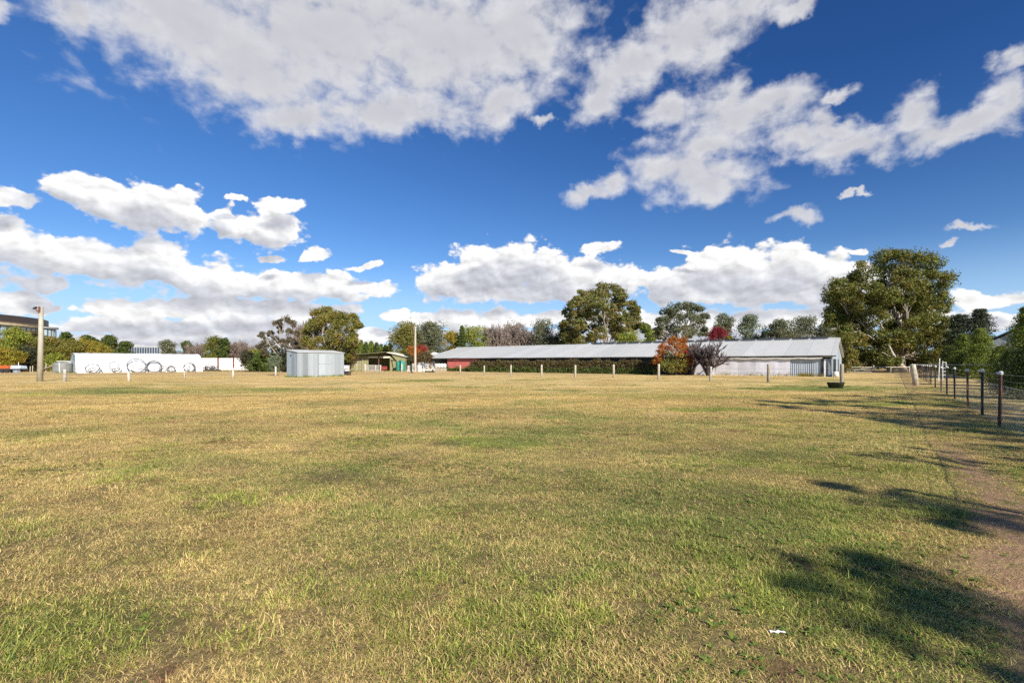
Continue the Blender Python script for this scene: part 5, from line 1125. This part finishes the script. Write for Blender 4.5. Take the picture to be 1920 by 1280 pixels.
def bare(label, px, w, topy, Y, pi_, mat='twig', rmin=.02, group=None, name='bare_tree', cat='tree', wob=0):
    H = ZY(topy, Y); th = thing(name, label, cat, (PX(px, Y), Y, 0), wob, group); pr = PRO[pi_]; wd = (w/F*Y)/(pr[1][:, 0].max()-pr[1][:, 0].min()); sc_ = np.array([wd, wd, H])
    lv = pr[4]; V, Q = bare_mesh(pr, lv <= 2, sc_, .05 if rmin > .01 else .03); mesh_np('trunk', V, [Q], M[mat], th); V, Q = bare_mesh(pr, lv > 2, sc_, rmin); mesh_np('crown', V, [Q], M[mat], th); return th
bare('leafless pinkish tree between the olive clump and the dark tree by the panel fence', 372, 46, 640, 118, 0, rmin=.03)
bare('leafless brownish tree behind the middle of the white panel fence', 440, 60, 634, 116, 1, rmin=.03)
bare('leafless pinkish tree left of the straggly gum', 470, 56, 640, 118, 2, rmin=.03)
bare('leafless grey tree between the straggly gum and the large olive-green tree', 562, 46, 598, 100, 1, rmin=.02)
bare('pale leafless tree behind the yellow tree by the timber pole', 800, 50, 612, 118, 0, rmin=.028)
bare('leafless tree at the left end of the bare thicket behind the barn', 926, 52, 606, 118, 0, rmin=.03)
bare('largest leafless tree of the bare thicket behind the barn', 960, 76, 597, 120, 1, rmin=.03)
bare('leafless tree at the right end of the bare thicket behind the barn', 992, 52, 610, 118, 2, rmin=.03)
bare('low leafless tree between the bare thicket and the tall rounded gum', 1035, 44, 622, 118, 0, rmin=.03)
gen('broad_tree', 'brown-leaved tree within the bare thicket behind the barn', 962, 50, 606, 124, .5, 'brown', 'round', 14, seed=50, size=.34, nleaf=26)
gen('broad_tree', 'dull olive tree at the left of the bare thicket behind the barn', 922, 36, 616, 124, .5, 'brown', 'round', 12, seed=51, size=.34, nleaf=26)
bare('low pinkish leafless thicket behind the right end of the white tunnel', 335, 70, 655, 125, 2, rmin=.03)
# purple bare shrub and the white post tree before the barn
YP = 58.0
bare('dark purple-brown leafless tree in front of the white barn wall', 1328, 84, 632, YP, 3, 'twig_purple', .007)
bare('upright leafless tree behind the orange autumn tree', 1298, 60, 630, 62.3, 3, 'twig_purple', .008)
# orange tree
ol = [(1262,640,10,'o'),(1280,642,10,'o'),(1248,650,10,'o'),(1270,655,13,'o'),(1285,660,11,'o'),(1240,664,10,'o'),(1256,668,12,'g'),(1275,674,13,'g'),(1232,674,8,'o'),(1289,676,10,'r'),(1294,672,7,'r'),(1245,684,10,'g'),(1262,688,12,'g'),(1280,690,11,'g'),(1286,664,7,'r')]
YO = 60.3; cl_ = pxclumps([a[:3] for a in ol], 1263, YO, rt, .8); r = np.random.default_rng(77)
th = thing('autumn_tree', 'orange and scarlet autumn tree standing against the barn hedge', 'tree', (PX(1263, YO), YO, 0))
mb = MB()
for c in cl_: limb(mb, (r.uniform(-.3,.3), r.uniform(-.3,.3), 0), c[:3], .07, .02, r, .1, 5, 5)
mb.build('trunk', M['bark'], th, True)
for key, leaf in (('o','orange'),('g','oak'),('r','red')):
    sel = [c for c, a in zip(cl_, ol) if a[3] == key]; C = np.array(sel)[:, :3]; RR = np.array(sel)[:, 3]
    sc_, sr_ = subclumps(C, RR, 12, r, .55, .8, .2, .85); V, Q, a1, b1_ = leaf_cloud(sc_, sr_, 60, .19, r, elong=1.6); finish(th, V, Q[V[::4, 2] > .05], a1, b1_, LG[leaf])
# hedge along the barn front
def hedge(name, label, px0, px1, hfun, depth, off0, leafs, n, size, seed):
    r = np.random.default_rng(seed); x0_, x1_ = bx(px1), bx(px0); th = thing(name, label, 'hedge', (*bw((x0_+x1_)/2, off0), 0), math.atan2(BD[1], BD[0])); hw = (x1_-x0_)/2
    mbs = MB()
    for i in range(int(hw*2/.8)): x_ = -hw+i*.8+.4; mbs.tube([(x_, 0, 0), (x_+r.uniform(-.2,.2), r.uniform(-.2,.2), hfun(x_/hw)*.8)], .03, 4)
    mbs.build('stems', M['bark'], th)
    for leaf, frac, zlo, zhi, extra in leafs:
        N = int(n*frac/22); x_ = r.uniform(-hw, hw, N); q = r.uniform(0, 1, N); h_ = np.array([hfun(v/hw) for v in x_])
        z = (zlo+(zhi-zlo)*q)*h_; y_ = depth*.5*np.sqrt(np.clip(1-(z/h_/1.15)**4, .05, 1))*r.uniform(.35, 1, N)*r.choice([1, 1, 1, -1], N) + extra
        C = np.stack([x_, y_, z], 1); RD = np.full((N, 3), .22)*r.uniform(.6, 1.5, (N, 1)); V, Q, a1, b1_ = leaf_cloud(C, RD, 22, size, r, elong=1.5)
        finish(th, V, Q[V[::4, 2] > .0], a1, b1_, LG[leaf], 'foliage')
hedge('hedge', 'long dense brown-green hedge along the front of the barn', 898, 1242, lambda v: 1.75+.12*math.sin(v*23)+.08*math.sin(v*51)-.25*max(0, v-.6), 1.6, 1.6, [('hedge', 1.0, .1, 1.0, 0), ('hedgelow', .35, .02, .45, .25), ('brown', .25, .5, 1.0, .05)], 60000, .16, 5)
hedge('hedge', 'low weeds and creeper at the foot of the red barn wall', 838, 900, lambda v: .55+.25*math.sin(v*9)+.25*max(0, -v), 1.0, .7, [('hedgelow', 1.0, .02, 1.0, 0)], 6000, .13, 6)
# weeds and tufts along walls
def tufts(label, spots, h, leaf, seed, n=26, size=.1):
    r = np.random.default_rng(seed); C = []; 
    for (x0_, y0_, x1_, y1_, k__) in spots:
        q = r.uniform(0, 1, k__); C.append(np.stack([x0_+(x1_-x0_)*q+r.normal(0,.12,k__), y0_+(y1_-y0_)*q+r.normal(0,.12,k__), np.full(k__, h*.4)*r.uniform(.4,1.6,k__)], 1))
    C = np.concatenate(C); RD = np.stack([np.full(len(C), .16), np.full(len(C), .16), C[:, 2]*1.1], 1); V, Q, a1, b1_ = leaf_cloud(C, RD, n, size, r, elong=4, droop=-1.2, out=.2); V[:, 2] = np.maximum(V[:, 2], 0)
    o = finish(None, V, Q, a1, b1_, LG[leaf], 'weeds'); tag(o, label, 'weeds', kind='stuff')
s0 = bw(bx(1500), .35); s1 = bw(bx(1545), .5); s2 = bw(bx(1345), .3); s3 = bw(bx(1500), .3)
tufts('rough grass along the foot of the barn wall', [(*s0, *s1, 40), (*s2, *s3, 60), (*bw(-.2, -2), *bw(-.3, -14), 30), (*s0, *bw(bx(1520), .4), 40)], .42, 'yellow', 11)
FCw = FC; e1 = (FC[0]+d1[0]*L1, FC[1]+d1[1]*L1); e2 = (FC[0]+d2[0]*L2, FC[1]+d2[1]*L2)
tufts('grass tufts round the foot of the iron shed', [(FCw[0]+.05, FCw[1]-.05, e1[0]+.05, e1[1]-.05, 60), (FCw[0], FCw[1]-.06, e2[0], e2[1]-.06, 22)], .22, 'lime', 12)
tufts('low green growth before the hedge and the sheds', [(*bw(bx(1240), 2.9), *bw(bx(900), 2.7), 130), (PX(655, 84), 84, PX(760, 86), 86, 40), (PX(385, 86), 86, PX(470, 84), 84, 60), (PX(110, 73), 72.6, PX(140, 71), 71.2, 30)], .28, 'hedgelow', 13)
# distant wood along the horizon
r = np.random.default_rng(9); C = []; 
for i in range(420):
    q = r.uniform(-1.25, 1.25); Y = r.uniform(230, 330); C.append((q*Y, Y, r.uniform(.5, 6.5)))
C = np.array(C); RD = np.stack([np.full(len(C), 6.0), np.full(len(C), 4.0), np.full(len(C), 2.6)], 1); V, Q, a1, b1_ = leaf_cloud(C, RD, 90, 1.1, r, elong=1.4)
o = finish(None, V, Q[V[::4, 2] > 0], a1, b1_, LG['olive'], 'distant_wood'); tag(o, 'far low line of bushland on the horizon', 'woodland', kind='stuff')
